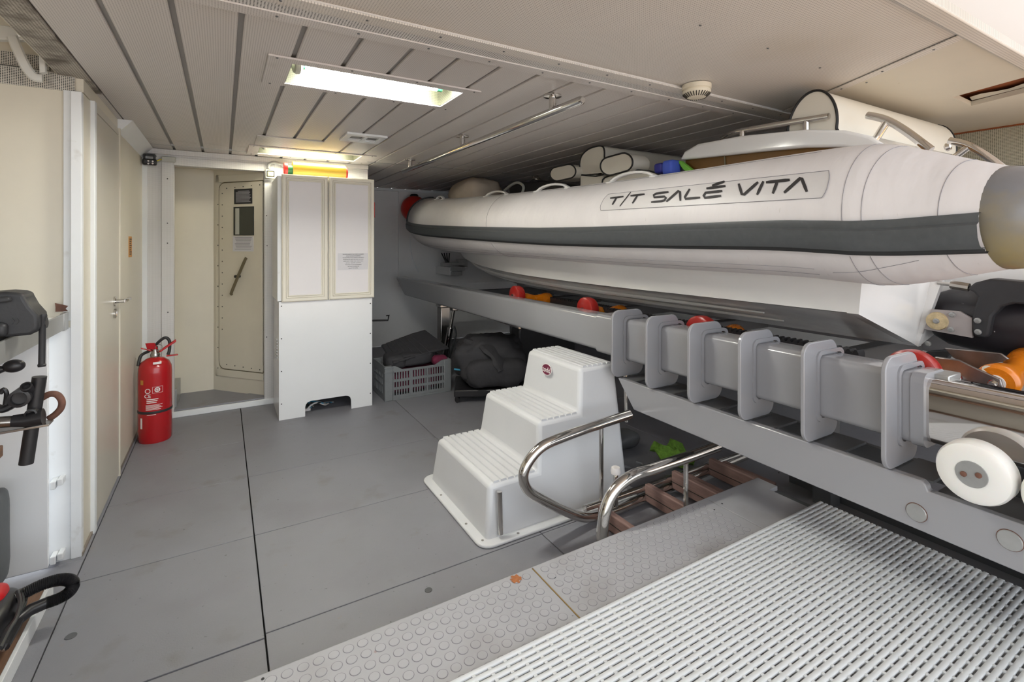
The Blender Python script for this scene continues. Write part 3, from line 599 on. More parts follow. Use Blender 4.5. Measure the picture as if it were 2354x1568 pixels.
# ================================================================== STEP STOOL
sp = thing('step_stool', 'white moulded three-tread boarding step standing on the grey floor', 'step stool', (1.4, 2.2, 0))
prof = [(.985, .012), (1.012, .236), (1.268, .236), (1.292, .452), (1.535, .452), (1.562, .668), (1.795, .668), (1.815, .012)]
yn = lambda z: 1.888+.085*z/.668; yf = lambda z: 2.552-.085*z/.668
mb = MB(); n = len(prof); mb.add([(x, yn(z), z) for x, z in prof]+[(x, yf(z), z) for x, z in prof], [tuple(range(n)), tuple(range(n, 2*n))[::-1]]+[(i, n+i, n+i+1, i+1) for i in range(n-1)])
mb.build('body', 'molded', sp, .022, seg=4, smooth=60)
MB().prism(rrect(.940, 1.865, 1.845, 2.592, .06), 'z', .0, .014).build('flange', 'molded', sp, .006, seg=3)
for (x0, x1, z) in ((1.035, 1.262, .236), (1.312, 1.530, .452), (1.584, 1.778, .668)):
    nr = 6; wd = (x1-x0)/nr
    for k in range(nr):
        xa_ = x0+k*wd; prf = [(-.5*wd+.003, 0), (-.5*wd+.006, .009), (.5*wd-.006, .009), (.5*wd-.003, 0)]
        MB().prism([(xa_+wd/2+p, z-.003+q) for p, q in prf], 'y', yn(z)+.010, yf(z)-.010).build('tread_rib', 'molded', sp)
lp = PX(1261, 849, 1.552); Rr = Matrix.Rotation(0, 3, 'X')
fx = V((-.992, 0, .124)); up = V((.124, 0, .992)); sd_ = V((0, -1, 0)); lc = V((1.5475, lp.y, lp.z))-V((.003, 0, 0))
def oval(a, b, m, name, par, o):
    pts = [lc+fx*o+sd_*(a*math.cos(2*math.pi*k/28))+up*(b*math.sin(2*math.pi*k/28)) for k in range(28)]
    return MB().slab(pts, fx*.0015).build(name, m, par)
bd = oval(.046, .031, 'print_white', 'badge', sp, .004); oval(.043, .028, 'burgundy', 'badge_field', bd, .005)
text('todd', .04, lc+fx*.0072-up*.002, (0, -1, 0), up, 'print_white', bd)
for (xa_, ya_, z0_, z1_) in ((1.048, 1.878, .03, .21), (1.838, 1.93, .36, .64)):
    MB().tube([(xa_, ya_-.0, z0_), (xa_, ya_+.012, z1_)], .012, 12).build('rail_socket', 'chrome', sp)
for p in ((1.13, 1.866), (.962, 2.05), (.962, 2.35), (.97, 1.90), (1.5, 1.864)): disc('fixing_screw', 'chrome_dull', (p[0], p[1], .014), .006, .002, sp, n=10)
# ================================================================== LADDER
ld = thing('boarding_ladder', 'chrome boarding ladder with brown teak rungs lying folded behind the platform edge', 'ladder', (1.8, 1.6, 0))
YN_, YF_ = 1.462, 1.775
def yp(pts, y): return [PY(u, v, y) for u, v in pts]
MB().tube(smooth_path(yp([(1447, 953), (1385, 973), (1300, 1003), (1248, 1026), (1216, 1060), (1203, 1094), (1213, 1126), (1248, 1149), (1300, 1175), (1345, 1189), (1400, 1178), (1470, 1150), (1640, 1078), (1780, 1022)], YF_), 6), .0225, 16).build('side_rail', 'chrome', ld)
q0 = [(1650, 1026), (1590, 1048), (1500, 1078), (1450, 1096), (1412, 1128), (1392, 1172), (1384, 1225)]
pn = smooth_path(yp(q0, YN_), 6); pn += [pn[-1]+V((.0, 0, -.06)), pn[-1]+V((.05, 0, -.13)), V((1.40, YN_, .03)), V((2.3, YN_, .03))]
MB().tube(pn, .0235, 16).build('side_rail', 'chrome', ld)
for (u0, v0, u1, v1, y) in ((1382, 982, 1384, 1180, YF_), (1577, 1060, 1575, 1165, YN_)):
    a_, b_ = PY(u0, v0, y), PY(u1, v1, y); MB().tube([a_, V((a_.x, y, .04))], .0105, 10).build('stay_rod', 'chrome', ld)
MB().tube([(1.43, YF_+.0, .085), (2.9, YF_, .085)], .0155, 12).build('lower_rail', 'chrome', ld); MB().tube([(1.62, YF_, .02), (1.62, YF_, .20)], .012, 10).build('leg_post', 'chrome', ld)
MB().lathe([(.022, 0), (.024, .01), (.02, .03)], (1.62, YF_, .20), n=14).build('post_cap', 'print_white', ld)
for (x, dz) in ((1.50, 0), (1.80, .02), (1.99, .035), (2.10, 0), (2.28, .035), (2.40, 0)):
    rg = bx('rung', 'teak', x-.0, x+.03, YN_+.01, YF_-.01, .005+dz, .085+dz*1.3, ld, .006)
    bx('groove', 'slot_dark', x-.001, x+.001, YN_+.012, YF_-.012, .04+dz, .044+dz, rg)
# loose things under the cradle
gn = tag(MB().grid([[V((2.19+.028*i, 1.93+.035*j+.02*math.sin(i), .03+.02*math.sin(i*1.7+j*2.1)+.012*j)) for i in range(9)] for j in range(6)]).build('green_net', 'green_net'), 'crumpled bright green mesh net on the floor behind the chrome ladder', 'net')
m_ = gn.modifiers.new('thick', 'SOLIDIFY'); m_.thickness = .006
for zv in gn.data.vertices: zv.co.z = max(zv.co.z, .004)
tag(MB().tube(smooth_path([(1.86+.06*math.cos(k*.9)+.012*k, 2.06+.05*math.sin(k*.9), .012+.001*k) for k in range(16)], 4), .007, 6).build('grey_rope', 'rope'), 'loose coil of grey rope on the floor beside the chrome ladder', 'rope')
tag(MB().blob((2.12, 2.38, .05), (.20, .10, .055), (.8, .8), .25, 6, flatb=.0).build('grey_cloth', 'grey_dark'), 'dark grey crumpled cloth on the floor under the cradle', 'cloth')
# ================================================================== CRATE AND BAGS
cr = thing('plastic_crate', 'grey plastic slatted crate holding a black cover and burgundy cloth', 'crate', (1.44, 4.3, 0))
X0, X1, Y0, Y1, HT = 1.145, 1.735, 4.0, 4.40, .285
for (x, y) in ((X0, Y0), (X1-.07, Y0), (X0, Y1-.05), (X1-.07, Y1-.05)): bx('corner_post', 'crate_grey', x, x+.07, y, y+.05, 0, HT, cr, .006)
bx('bottom', 'crate_grey', X0+.002, X1-.002, Y0+.002, Y1-.002, .001, .018, cr)
for y in (Y0+.004, Y1-.014):
    MB().prism([(X0+.07, HT), (X0+.07, HT-.055), (X1-.07, HT-.055), (X1-.07, HT), (X1-.09, HT-.002), (X1-.15, HT-.035), (X0+.15, HT-.035), (X0+.09, HT-.002)], 'y', y, y+.012).build('top_rail', 'crate_grey', cr, .002)
    mb = MB()
    for z in (.0185, .085, .15): mb.box(X0+.069, X1-.069, y+.001, y+.011, z, z+.022)
    for x in (X0+.215, X0+.36): mb.box(x, x+.02, y-.0008, y+.0128, .0175, HT-.052)
    k = 0
    while True:
        x = X0+.072+k*.0226
        if x > X1-.085: break
        mb.box(x, x+.011, y+.003, y+.009, .019, HT-.0505); k += 1
    mb.build('slatted_side', 'crate_grey', cr)
for x in (X0+.003, X1-.013):
    mb = MB().box(x, x+.010, Y0+.051, Y1-.051, HT-.07, HT-.001).box(x, x+.010, Y0+.051, Y1-.051, .0185, .05)
    for k in range(7): mb.box(x+.001, x+.009, Y0+.055+k*.045, Y0+.075+k*.045, .03, HT-.05)
    for z in (.11, .17): mb.box(x+.0005, x+.0095, Y0+.052, Y1-.052, z, z+.016)
    mb.build('slatted_side', 'crate_grey', cr)
for z in (HT-.012, HT-.05):
    rim([(X0-.006, Y0-.006), (X0+.075, Y0-.006), (X0+.075, Y0+.004), (X0+.004, Y0+.004)], [(X0-.002, Y0-.002), (X0+.07, Y0-.002), (X0+.07, Y0+.002), (X0+.002, Y0+.002)], 'z', z, z+.006).build('rib', 'crate_grey', cr)
tag(MB().blob((1.44, 4.2, .125), (.255, .165, .10), (.5, .5), .08, 9).build('burgundy_cloth', 'burgundy'), 'burgundy cloth stuffed inside the grey crate', 'cloth')
tag(MB().blob((1.655, 4.075, .27), (.07, .055, .045), (.7, .7), .15, 12).build('burgundy_towel', 'burgundy'), 'corner of burgundy towel showing over the crate rim', 'towel')
cv = thing('black_cover', 'folded black padded cover with pleats lying on top of the grey crate', 'cover', (1.42, 4.2, .29))
tl, tr, br_, bl = PY(876, 792, 4.40), PY(977, 763, 4.46), PY(1032, 804, 4.12), PY(904, 832, 4.02)
def cvp(a, b): return tl*(1-a)*(1-b)+tr*a*(1-b)+br_*a*b+bl*(1-a)*b
for k in range(7):
    a0 = [0, .10, .19, .27, .38, .50, .62][k]; a1 = [.11, .20, .28, .39, .51, .63, 1.0][k]; lift = .004*k
    pts = [cvp(a0, 0), cvp(a1, 0), cvp(a1, 1), cvp(a0, 1)]
    MB().slab([p+V((0, 0, lift-.02)) for p in pts], (0, 0, .02)).build('pleat', 'black_fabric', cv, .008, seg=3)
MB().blob((1.43, 4.22, .30), (.19, .17, .06), (.5, .6), .1, 8).build('folded_body', 'black_fabric', cv, smooth=60)
MB().blob((1.27, 4.16, .295), (.085, .12, .06), (.6, .6), .12, 9).build('fold', 'black_fabric', cv, smooth=60)
bg_ = thing('black_duffel_bag', 'large black fabric bag slumped on a trolley behind the white step', 'bag', (1.98, 3.75, .08))
MB().blob((2.0, 3.80, .305), (.30, .25, .19), (.55, .6), .17, 6, 48, 30, rz=-.3, flatb=.112).build('bag_body', 'black_fabric', bg_, smooth=70)
MB().blob((1.96, 3.58, .24), (.25, .12, .12), (.6, .6), .2, 7, rz=-.35).build('front_pocket', 'black_fabric', bg_, smooth=70)
fp = smooth_path([(1.82, 3.83, .47), (1.88, 3.64, .44), (1.93, 3.53, .36), (1.955, 3.48, .27)], 6)
MB().tube(fp, [.03+.006*math.sin(i) for i in range(len(fp))], 8, flat=2.1).build('flap', 'black_fabric', bg_)
MB().tube(smooth_path([(1.955, 3.47, .25), (2.05, 3.44, .22), (2.14, 3.43, .25), (2.20, 3.44, .19), (2.2, 3.44, .1)], 5), .007, 6).build('strap', 'rubber_black', bg_)
tr_ = thing('black_trolley', 'low black trolley base with small castors under the black bag', 'trolley', (1.95, 3.7, 0))
MB().box(-.30, .30, -.22, .22, .05, .11, Matrix.Rotation(-.45, 3, 'Z'), V((1.98, 3.74, 0))).build('deck', 'black_plastic', tr_, .01)
for (a_, b_) in ((-.27, -.19), (-.27, .19), (.27, -.19), (.27, .19), (-.02, -.2)):
    p = V((1.98, 3.74, .025))+Matrix.Rotation(-.45, 3, 'Z')@V((a_, b_, 0)); MB().lathe([(.025, -.01), (.025, .01)], p, (1, .3, 0), 14).tube([p+V((0, 0, .01)), p+V((0, 0, .045))], .006, 6).build('castor', 'black_plastic', tr_)
MB().box(-.003, .003, -.1, .1, .0, .012, Matrix.Rotation(.6, 3, 'Z'), V((1.74, 3.74, .235))).build('blue_edge', 'teal', tr_)
bs = tag(MB().prism(rrect(2.58, 3.3, 0, .47, .08), 'y', 4.25, 4.42).build('black_case', 'black_plastic', None, .02, seg=3), 'large black rounded case standing under the boat behind the step', 'case')
# chrome post and hydraulic strut
ps = thing('steel_post', 'square polished steel post supporting the grey cradle beam', 'post', (1.92, 4.6, 0))
bx('post', 'chrome_dull', 1.865, 1.965, 4.56, 4.66, 0, .665, ps, .006); bx('cap', 'chrome', 1.855, 1.975, 4.55, 4.67, .665, .69, ps, .004)
hs = thing('hydraulic_strut', 'polished hydraulic strut leaning below the grey cradle beam', 'strut', (1.80, 4.3, 0))
a_, b_ = V((1.87, 4.25, .70)), V((1.80, 4.36, .06)); dd_ = (b_-a_)
MB().tube([a_+dd_*.0, a_+dd_*.45], .016, 12).build('piston_rod', 'chrome', hs); MB().tube([a_+dd_*.3, a_+dd_*.95], .028, 14).build('barrel', 'chrome', hs)
MB().box(-.03, .03, -.03, .03, -.03, .05, Matrix.Identity(3), a_).build('clevis', 'chrome_dull', hs, .008); MB().lathe([(.03, -.03), (.03, .03)], a_+V((0, 0, .03)), (1, 0, 0), 16).build('pivot_pin', 'chrome', hs)
MB().tube(smooth_path([a_+dd_*.28+V((.03, -.01, 0)), a_+dd_*.4+V((.06, -.02, 0)), a_+dd_*.55+V((.05, -.02, 0)), a_+dd_*.8+V((.035, -.01, 0))], 5), .009, 8).build('hose', 'rubber_black', hs)
bx('foot_plate', 'black_plastic', 1.75, 1.86, 4.31, 4.42, 0, .07, hs, .005); MB().tube([a_+V((.0, 0, .02)), V((1.83, 3.0, .700))], .012, 8).build('drag_link', 'chrome_dull', hs)
# ================================================================== CRADLE
ck = thing('boat_cradle', 'grey painted steel launching cradle with braced beams and rollers under the boat', 'cradle', (2.5, 2.5, 0))
def beam(xa, xb, y0, y1, z0, z1, name, m='grey_paint', r=.022):
    return MB().prism(rrect(xa, xb, z0, z1, r, 4), 'y', y0, y1).build(name, m, ck, smooth=40)
mb = MB(); sec = rrect(1.797, 1.93, .705, .900, .022, 4); n = len(sec); rws = []
for y in (2.08, 5.2): rws.append([V((x, y, z)) for x, z in sec])
rws.append([V((x, 5.46+.36*(z-.705)/.195, z)) for x, z in sec]); mb.grid(rws, True); mb.f.append(tuple(range(2*n, 3*n)))
mb.build('far_beam', 'grey_paint', ck, smooth=40)
beam(1.79, 1.935, .655, 2.12, .695, .908, 'sleeve_beam'); beam(1.785, 1.94, .635, .668, .690, .913, 'end_collar', r=.03)
beam(1.803, 1.925, -.45, .66, .705, .895, 'polished_slide', 'mirror_steel', .03)
bx('end_stop', 'alu', 1.86, 1.95, .60, .655, .885, .905, ck, .003)
beam(3.37, 3.51, -.3, 5.6, .70, .905, 'outer_beam')
for y in (1.886, 1.652, 1.410, 1.172, .934, .696):
    o = rrect(1.70, 1.915, .618, .958, .045, 6)
    MB().prism(o, 'y', y, y+.014).build('brace_plate', 'grey_paint', ck, .003, seg=2)
    rim(rrect(1.772, 1.95, .677, .926, .03, 4), rrect(1.786, 1.939, .691, .912, .024, 4), 'y', y-.006, y+.004).build('weld_collar', 'grey_paint', ck, smooth=60)
    bx('shelf_tab', 'grey_dark', 1.765, 1.92, y-.09, y, .606, .614, ck)
rail = [(1.886, .616), (.622, .616), (.612, .608), (.607, .592), (-.40, .590), (-.40, .457), (1.773, .485)]
MB().prism(rail, 'x', 1.735, 1.765).build('lower_rail', 'grey_paint', ck, .004)
MB().prism([(1.75, .612), (.62, .598), (.62, .55), (1.70, .56)], 'x', 1.93, 1.95).build('inner_rail', 'grey_dark', ck)
MB().prism([(.60, .585), (-.40, .583), (-.40, .50), (.60, .5)], 'x', 1.765, 1.93).build('rail_web', 'grey_dark', ck)
for (u, v) in ((2107, 1178), (2322, 1242)):
    p = PX(u, v, 1.7352); s = MB().lathe([(.025, -.002), (.025, .003), (.0235, .005), (.0001, .005)], p, (-1, 0, 0), 28).build('pivot_cap', 'steel_edge', ck); MB().lathe([(.0265, -.002), (.0265, .001)], p, (-1, 0, 0), 28).build('cap_ring', 'rust', s)
whl = None
for k in range(4):
    c0 = V((1.685, .498-.168*k, .697-.008*k))
    wh = MB().lathe([(.034, .0), (.066, .0), (.076, .006), (.0805, .018), (.0805, .055), (.074, .066), (.03, .066)], c0, (1, 0, 0), 48).build('white_wheel', 'white_wheel', ck)
    hb2 = MB().lathe([(.0001, -.002), (.033, -.002), (.035, .003)], c0, (1, 0, 0), 32).build('hub', 'steel_edge', wh)
    for s in (-1, 1): MB().lathe([(.007, -.002), (.007, -.005), (.004, -.006), (.0001, -.006)], c0+V((0, s*.015, -.004*s)), (1, 0, 0), 12).build('hub_bolt', 'rust', wh)
    MB().tube([c0+V((.066, 0, 0)), c0+V((.14, 0, 0))], .02, 12).build('axle', 'chrome_dull', wh)
for y in (.25, 1.2, 2.1, 3.0, 3.9, 4.9): bx('cross_member', 'grey_dark', 1.93, 3.37, y, y+.08, .70, .78, ck, .006)
for (x, y) in ((2.4, .25), (2.4, 1.2), (2.9, 3.0), (2.9, 4.9), (3.40, .3), (3.40, 4.9)): bx('leg', 'grey_dark', x, x+.08, y, y+.08, .08 if y < 1.3 and x < 2.7 else 0, .70, ck)
for i, y in enumerate((.735, 1.575, 2.435, 3.30)):
    c0 = V((1.955, y, .868+.008*i))
    rd = MB().lathe([(.02, -.001), (.066, 0), (.076, .006), (.078, .018), (.077, .05), (.070, .066), (.02, .07)], c0, (1, 0, .0), 40).build('red_wheel', 'red_urethane', ck)
    MB().lathe([(.016, -.012), (.016, .0)], c0, (1, 0, 0), 8).build('axle_nut', 'chrome', rd)
    o = MB().lathe([(.05, .045), (.054, .055), (.052, .09), (.036, .17), (.036, .21), (.052, .29), (.054, .33), (.05, .34)], c0+V((.035, .0, -.032)), (1, .15, -.06), 28).build('orange_roller', 'orange_urethane', ck)
    bx('roller_bracket', 'grey_dark', 1.94, 2.3, y-.02, y+.02, .76, .80, ck)
# toothed drive racks
for (x, y0, y1, z) in ((2.10, .95, 2.6, .885), (2.30, 2.4, 3.6, .86)):
    pts = [(y0, z-.045)]; y = y0
    while y < y1: pts += [(y, z-.008), (y+.006, z+.004), (y+.014, z+.004), (y+.02, z-.008)]; y += .026
    MB().prism(pts+[(y, z-.045)], 'x', x, x+.05).build('drive_rack', 'black_plastic', ck); bx('rack_support', 'grey_dark', x, x+.05, y0, y1, .76, z-.045, ck)
# keel roller and bracket at the stern
c0 = PX(2288, 880, 2.2); ax = V((1, .05, .02))
kr = MB().lathe([(.048, 0), (.056, .01), (.058, .03), (.05, .10), (.034, .17), (.032, .21), (.036, .26), (.052, .34), (.058, .42), (.055, .44)], c0, ax, 36).build('keel_roller', 'orange_urethane', ck)
MB().lathe([(.026, -.004), (.026, .012)], c0, ax, 20).build('roller_bush', 'print_white', kr); MB().lathe([(.013, -.024), (.013, .0)], c0, ax, 6).build('bolt', 'chrome', kr)
def xs_(pts, x): return [PX(u, v, x) for u, v in pts]
MB().slab(xs_([(2148, 820), (2205, 828), (2235, 843), (2300, 872), (2306, 893), (2290, 900), (2242, 897), (2222, 876), (2150, 862)], 2.185), (.012, 0, 0)).build('roller_arm', 'arm_steel', ck, .003)
MB().slab(xs_([(2170, 800), (2300, 812), (2320, 826), (2240, 850), (2190, 822)], 2.42), (.012, 0, 0)).build('roller_arm', 'arm_steel', ck, .003)
for (u, v) in ((2202, 872), (2284, 884)): MB().lathe([(.016, -.006), (.016, .0), (.010, .001), (.010, .022)], PX(u, v, 2.18), (-1, 0, 0), 8).build('bolt', 'chrome', ck)
MB().tube([PX(2270, 850, 2.2), PX(2278, 847, 2.45)], .014, 12).build('spacer_tube', 'chrome', ck)
MB().tube([PX(2154, 868, 1.96), PX(2178, 895, 1.97)], .003, 6).build('wire', 'brass', ck)
bx('stern_tray', 'grey_paint', 1.95, 3.3, -.4, .62, .70, .73, ck, .004)
# ================================================================== BOAT
bt = thing('inflatable_tender', 'white inflatable tender with grey rubbing strake resting on the grey cradle', 'boat', (2.65, 3.2, .86))
XC = 2.65
st_ = [(1.885, .47, 1.372, .142), (1.90, .55, 1.377, .168), (1.925, .66, 1.385, .205), (1.945, .78, 1.397, .238), (1.95, .90, 1.404, .243), (1.95, 1.1, 1.410, .240), (1.95, 1.6, 1.412, .239), (1.95, 2.2, 1.418, .240), (1.95, 2.8, 1.431, .242), (1.95, 3.4, 1.447, .247), (1.95, 4.0, 1.466, .255),
       (1.952, 4.5, 1.486, .262), (1.975, 4.9, 1.512, .267), (2.04, 5.25, 1.545, .270), (2.17, 5.54, 1.578, .272), (2.36, 5.73, 1.60, .272), (2.56, 5.81, 1.61, .272)]
half = [V((x, y, z, r)) for x, y, z, r in st_]
full = half+[V((2*XC-p[0], p[1], p[2], p[3])) for p in half[::-1]]
def cr4(P, n):
    out = []
    for i in range(len(P)-1):
        p0, p1, p2, p3 = P[max(i-1, 0)], P[i], P[i+1], P[min(i+2, len(P)-1)]
        for k in range(n): t = k/n; out.append(.5*((2*p1)+(p2-p0)*t+(2*p0-5*p1+4*p2-p3)*t*t+(3*p1-p0-3*p2+p3)*t**3))
    return out+[P[-1]]
TB = cr4(full, 5)
def frame(i):
    a, b = TB[max(i-1, 0)], TB[min(i+1, len(TB)-1)]; t = V((b[0]-a[0], b[1]-a[1], 0)).normalized()
    return V(TB[i][:3]), V((-t.y, t.x, 0)), V((0, 0, 1)), TB[i][3]
NR = 40
rws = []
for i in range(len(TB)):
    c, o, u, r = frame(i); rws.append([c+(o*math.cos(2*math.pi*j/NR)+u*math.sin(2*math.pi*j/NR))*r for j in range(NR)])
tubo = MB().grid(rws, True).build('inflatable_tube', 'tube_fabric', bt, smooth=80)
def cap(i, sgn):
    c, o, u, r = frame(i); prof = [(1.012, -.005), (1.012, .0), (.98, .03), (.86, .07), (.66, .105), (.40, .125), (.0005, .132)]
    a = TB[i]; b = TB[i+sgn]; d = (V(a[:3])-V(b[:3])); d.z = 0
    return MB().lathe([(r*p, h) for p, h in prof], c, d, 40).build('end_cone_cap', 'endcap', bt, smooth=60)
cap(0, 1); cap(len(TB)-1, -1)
# rubbing strake around the tube
def strake(f0, f1, th, name, m, prof, i0=0, i1=None):
    rw = []
    for i in range(i0, i1 or len(TB)):
        c, o, u, r = frame(i); yy = TB[i][1]; k = max(0., min(1., (yy-2.6)/2.6)); md = -.37+.15*k
        row = []
        for (f, h) in prof: q = md+f*.2*.24/r; row.append(c+(o*math.cos(q)+u*math.sin(q))*(r+h))
        rw.append(row)
    return MB().grid(rw).build(name, m, bt, smooth=40)
strake(0, 0, 0, 'rubbing_strake', 'rubber', [(1.32, -.004), (1.32, .010), (1.1, .013), (.82, .012), (.7, .022), (.1, .026), (-.3, .026), (-.56, .022), (-.62, .008), (-.70, .007)])
strake(0, 0, 0, 'strake_lower_edge', 'rubber_black', [(-.66, .012), (-.80, .014), (-1.0, .010), (-1.0, -.004)])
# seams around and along the tube
def tring(y, q0, q1, m='print_grey', name='tube_seam', r=.0009):
    i = min(range(len(half)*5-4), key=lambda k: abs(TB[k][1]-y)); a = TB[i]; c, o, u, rr = frame(i)
    MB().tube([c+(o*math.cos(q)+u*math.sin(q))*(rr+.0005) for q in [q0+(q1-q0)*k/24 for k in range(25)]], r, 5).build(name, m, bt)
for y in (.55, .73, .80, 3.3): tring(y, -.12, 1.6); tring(y, -1.6, -.62)
def tline(q, y0, y1, dq=0., m='print_grey', r=.0008):
    pts = []
    for i in range(len(half)*5-4):
        if y0 <= TB[i][1] <= y1:
            c, o, u, rr = frame(i); qq = q+dq*(TB[i][1]-y0)/(y1-y0); pts.append(c+(o*math.cos(qq)+u*math.sin(qq))*(rr+.0005))
    MB().tube(pts, r, 5).build('tube_seam', m, bt)
tline(1.18, .95, 5.0); tline(-.95, .95, 5.1); tline(-1.12, .95, 5.1); tline(-.75, .6, .9, -.25)
# name patch and lettering, wrapped on the tube
def tube_at(y):
    for i in range(len(half)*5-5):
        if TB[i][1] <= y <= TB[i+1][1]:
            k = (y-TB[i][1])/max(1e-9, TB[i+1][1]-TB[i][1]); return TB[i]*(1-k)+TB[i+1]*k
    return TB[0] if y < TB[0][1] else TB[len(half)*5-5]
def hit(u, v, off=0.):
    r = ray(u, v); t = 1.0
    for _ in range(4000):
        p = r*t+V((0, 0, H)); c = tube_at(p.y)
        if math.hypot(p.x-c[0], p.z-c[2]) <= c[3]+off: return p
        t += .0006
    return p
def zp(x, y): return (1360+x/4.13, 370+y/4.13)
def bil(c, a, b): return [c[0][k]*(1-a)*(1-b)+c[1][k]*a*(1-b)+c[2][k]*a*b+c[3][k]*(1-a)*b for k in (0, 1)]
cn = [(135, 318), (2278, 88), (2212, 348), (62, 472)]
rws = []
for b_i in range(7):
    row = []
    for a_i in range(33):
        e_ = .012 if b_i in (0, 6) else (.004 if b_i in (1, 5) else 0); al = e_+(1-2*e_)*a_i/32
        row.append(hit(*zp(*bil(cn, al, b_i/6)), .0015))
    rws.append(row)
pa = MB().grid(rws).build('name_patch', 'patch', bt, smooth=80)
MB().tube([rws[0][k]+V((-.0005, 0, 0)) for k in range(33)]+[rws[k][32]+V((-.0005, 0, 0)) for k in range(1, 7)]+[rws[6][k]+V((-.0005, 0, 0)) for k in range(31, -1, -1)]+[rws[k][0]+V((-.0005, 0, 0)) for k in range(5, -1, -1)], .0012, 5).build('patch_border', 'print_grey', pa)
strokes = [[(180, 353), (298, 338)], [(238, 346), (198, 412)], [(370, 298), (268, 428)], [(374, 330), (498, 316)], [(438, 323), (390, 398)],
           [(724, 295), (614, 309), (588, 325), (594, 345), (690, 338), (706, 350), (690, 374), (660, 382), (570, 391)],
           [(714, 382), (824, 285), (838, 292), (842, 372)], [(928, 270), (884, 345), (892, 360), (1024, 348)],
           [(1264, 238), (1096, 260)], [(1256, 196), (1150, 232)], [(1234, 286), (1082, 302), (1064, 330), (1076, 350), (1222, 332)],
           [(1398, 222), (1426, 315), (1448, 318), (1574, 206)], [(1628, 200), (1574, 314)], [(1664, 202), (1872, 180)], [(1762, 198), (1722, 302)], [(1834, 296), (1978, 166), (1996, 170), (2040, 284)]]
def letter(line, grow):
    mb = MB(); P = []
    for a, b in zip(line[:-1], line[1:]):
        k = max(1, int(math.hypot(b[0]-a[0], b[1]-a[1])/30))
        P += [(a[0]+(b[0]-a[0])*i/k, a[1]+(b[1]-a[1])*i/k) for i in range(k)]
    P.append(line[-1]); n = len(P); L_, R_2 = [], []
    for i, p in enumerate(P):
        a, b = P[max(0, i-1)], P[min(n-1, i+1)]; dx, dy = b[0]-a[0], b[1]-a[1]; l = math.hypot(dx, dy); nx_, ny_ = -dy/l, dx/l
        hw = (8.5+7.5*(p[0]-180)/1850)*grow; ex = hw*.6 if i in (0, n-1) else 0; s = -1 if i == 0 else 1
        q = (p[0]+dx/l*ex*s, p[1]+dy/l*ex*s); ww = hw*(.72 if i in (0, n-1) else 1)
        L_.append(hit(*zp(q[0]+nx_*ww, q[1]+ny_*ww), .003)); R_2.append(hit(*zp(q[0]-nx_*ww, q[1]-ny_*ww), .003))
    return mb.grid([L_, R_2])
for i, s in enumerate(strokes): letter(s, 1. if i != 2 else .55).build('lettering', 'ink', pa, smooth=80)
# grab handles on top of the tube
def on_top(u, v):
    r = ray(u, v); t = 1.90/r.x; return r.y*t
for (u0, u1, hgt) in ((1008, 1040, .03), (1131, 1180, .032), (1250, 1322, .034), (1420, 1522, .036)):
    ya, yb = 1.93*ray(u0, 450).y/ray(u0, 450).x, 1.93*ray(u1, 450).y/ray(u1, 450).x
    if u0 < 1020: ya, yb = 4.72, 4.52
    pts = []
    for k in range(9):
        t = k/8; y = ya+(yb-ya)*t; c = tube_at(y); q = 1.62; pts.append(V((c[0]-.07, y, c[2]+c[3]*.965-.004+hgt*math.sin(math.pi*min(1, max(0, t)))**.6)))
    h = MB().tube(pts, .0085, 8, flat=2.2).build('grab_handle', 'gelcoat', bt)
    for e in (pts[0], pts[-1]): MB().blob(e+V((0, 0, -.003)), (.035, .028, .008), (1, 1)).build('handle_pad', 'gelcoat', h)
# hull
hs_ = [(.96, .845, .60, 1.035, .68, 1.30), (1.6, .845, .60, 1.035, .68, 1.30), (2.5, .845, .59, 1.035, .68, 1.31), (3.4, .85, .58, 1.05, .67, 1.33), (4.1, .862, .54, 1.085, .64, 1.36), (4.6, .90, .47, 1.13, .58, 1.40), (5.0, .97, .37, 1.20, .48, 1.44), (5.35, 1.09, .24, 1.28, .34, 1.48), (5.6, 1.25, .10, 1.38, .18, 1.52)]
hh = cr4([V((y, zk, xc, zc_, )) for y, zk, xc, zc_, xt, zt in hs_], 4); ht = cr4([V((y, xt, zt, 0)) for y, zk, xc, zc_, xt, zt in hs_], 4)
rk = lambda y, z: y-(.04*(z-.845)/.2 if y < .97 else 0)
for nm, m, rowf in (('hull_bottom', 'hull_bottom', lambda a, b: [(-a[2], a[3]), (0, a[1]), (a[2], a[3])]), ('hull_side', 'gelcoat', lambda a, b: [(-b[1], b[2]), (-a[2]-.012, a[3]+.004), (-a[2]+.01, a[3]-.001)]), ('hull_side', 'gelcoat', lambda a, b: [(b[1], b[2]), (a[2]+.012, a[3]+.004), (a[2]-.01, a[3]-.001)])):
    MB().grid([[V((XC+x, rk(a[0], z), z)) for x, z in rowf(a, b)] for a, b in zip(hh, ht)]).build(nm, m, bt, smooth=30)
tp = [(-.68, 1.30), (-.612, 1.037), (0, .845), (.612, 1.037), (.68, 1.30)]
MB().slab([V((XC+x, rk(.96, z), z)) for x, z in tp], (0, .04, 0)).build('transom', 'gelcoat', bt)
for f, w_ in ((.45, .02), (.72, .02)):
    pts = []
    for a in hh:
        if 1.3 < a[0] < 5.2: pts.append(V((XC-a[2]*f, a[0], a[1]+(a[3]-a[1])*f-.011)))
    MB().tube(pts, [.004+.014*min(1, k/6, (len(pts)-1-k)/6) for k in range(len(pts))], 8).build('spray_rail', 'gelcoat', bt)
bx('inner_deck', 'gelcoat', XC-.6, XC+.6, .92, 4.6, 1.28, 1.30, bt)
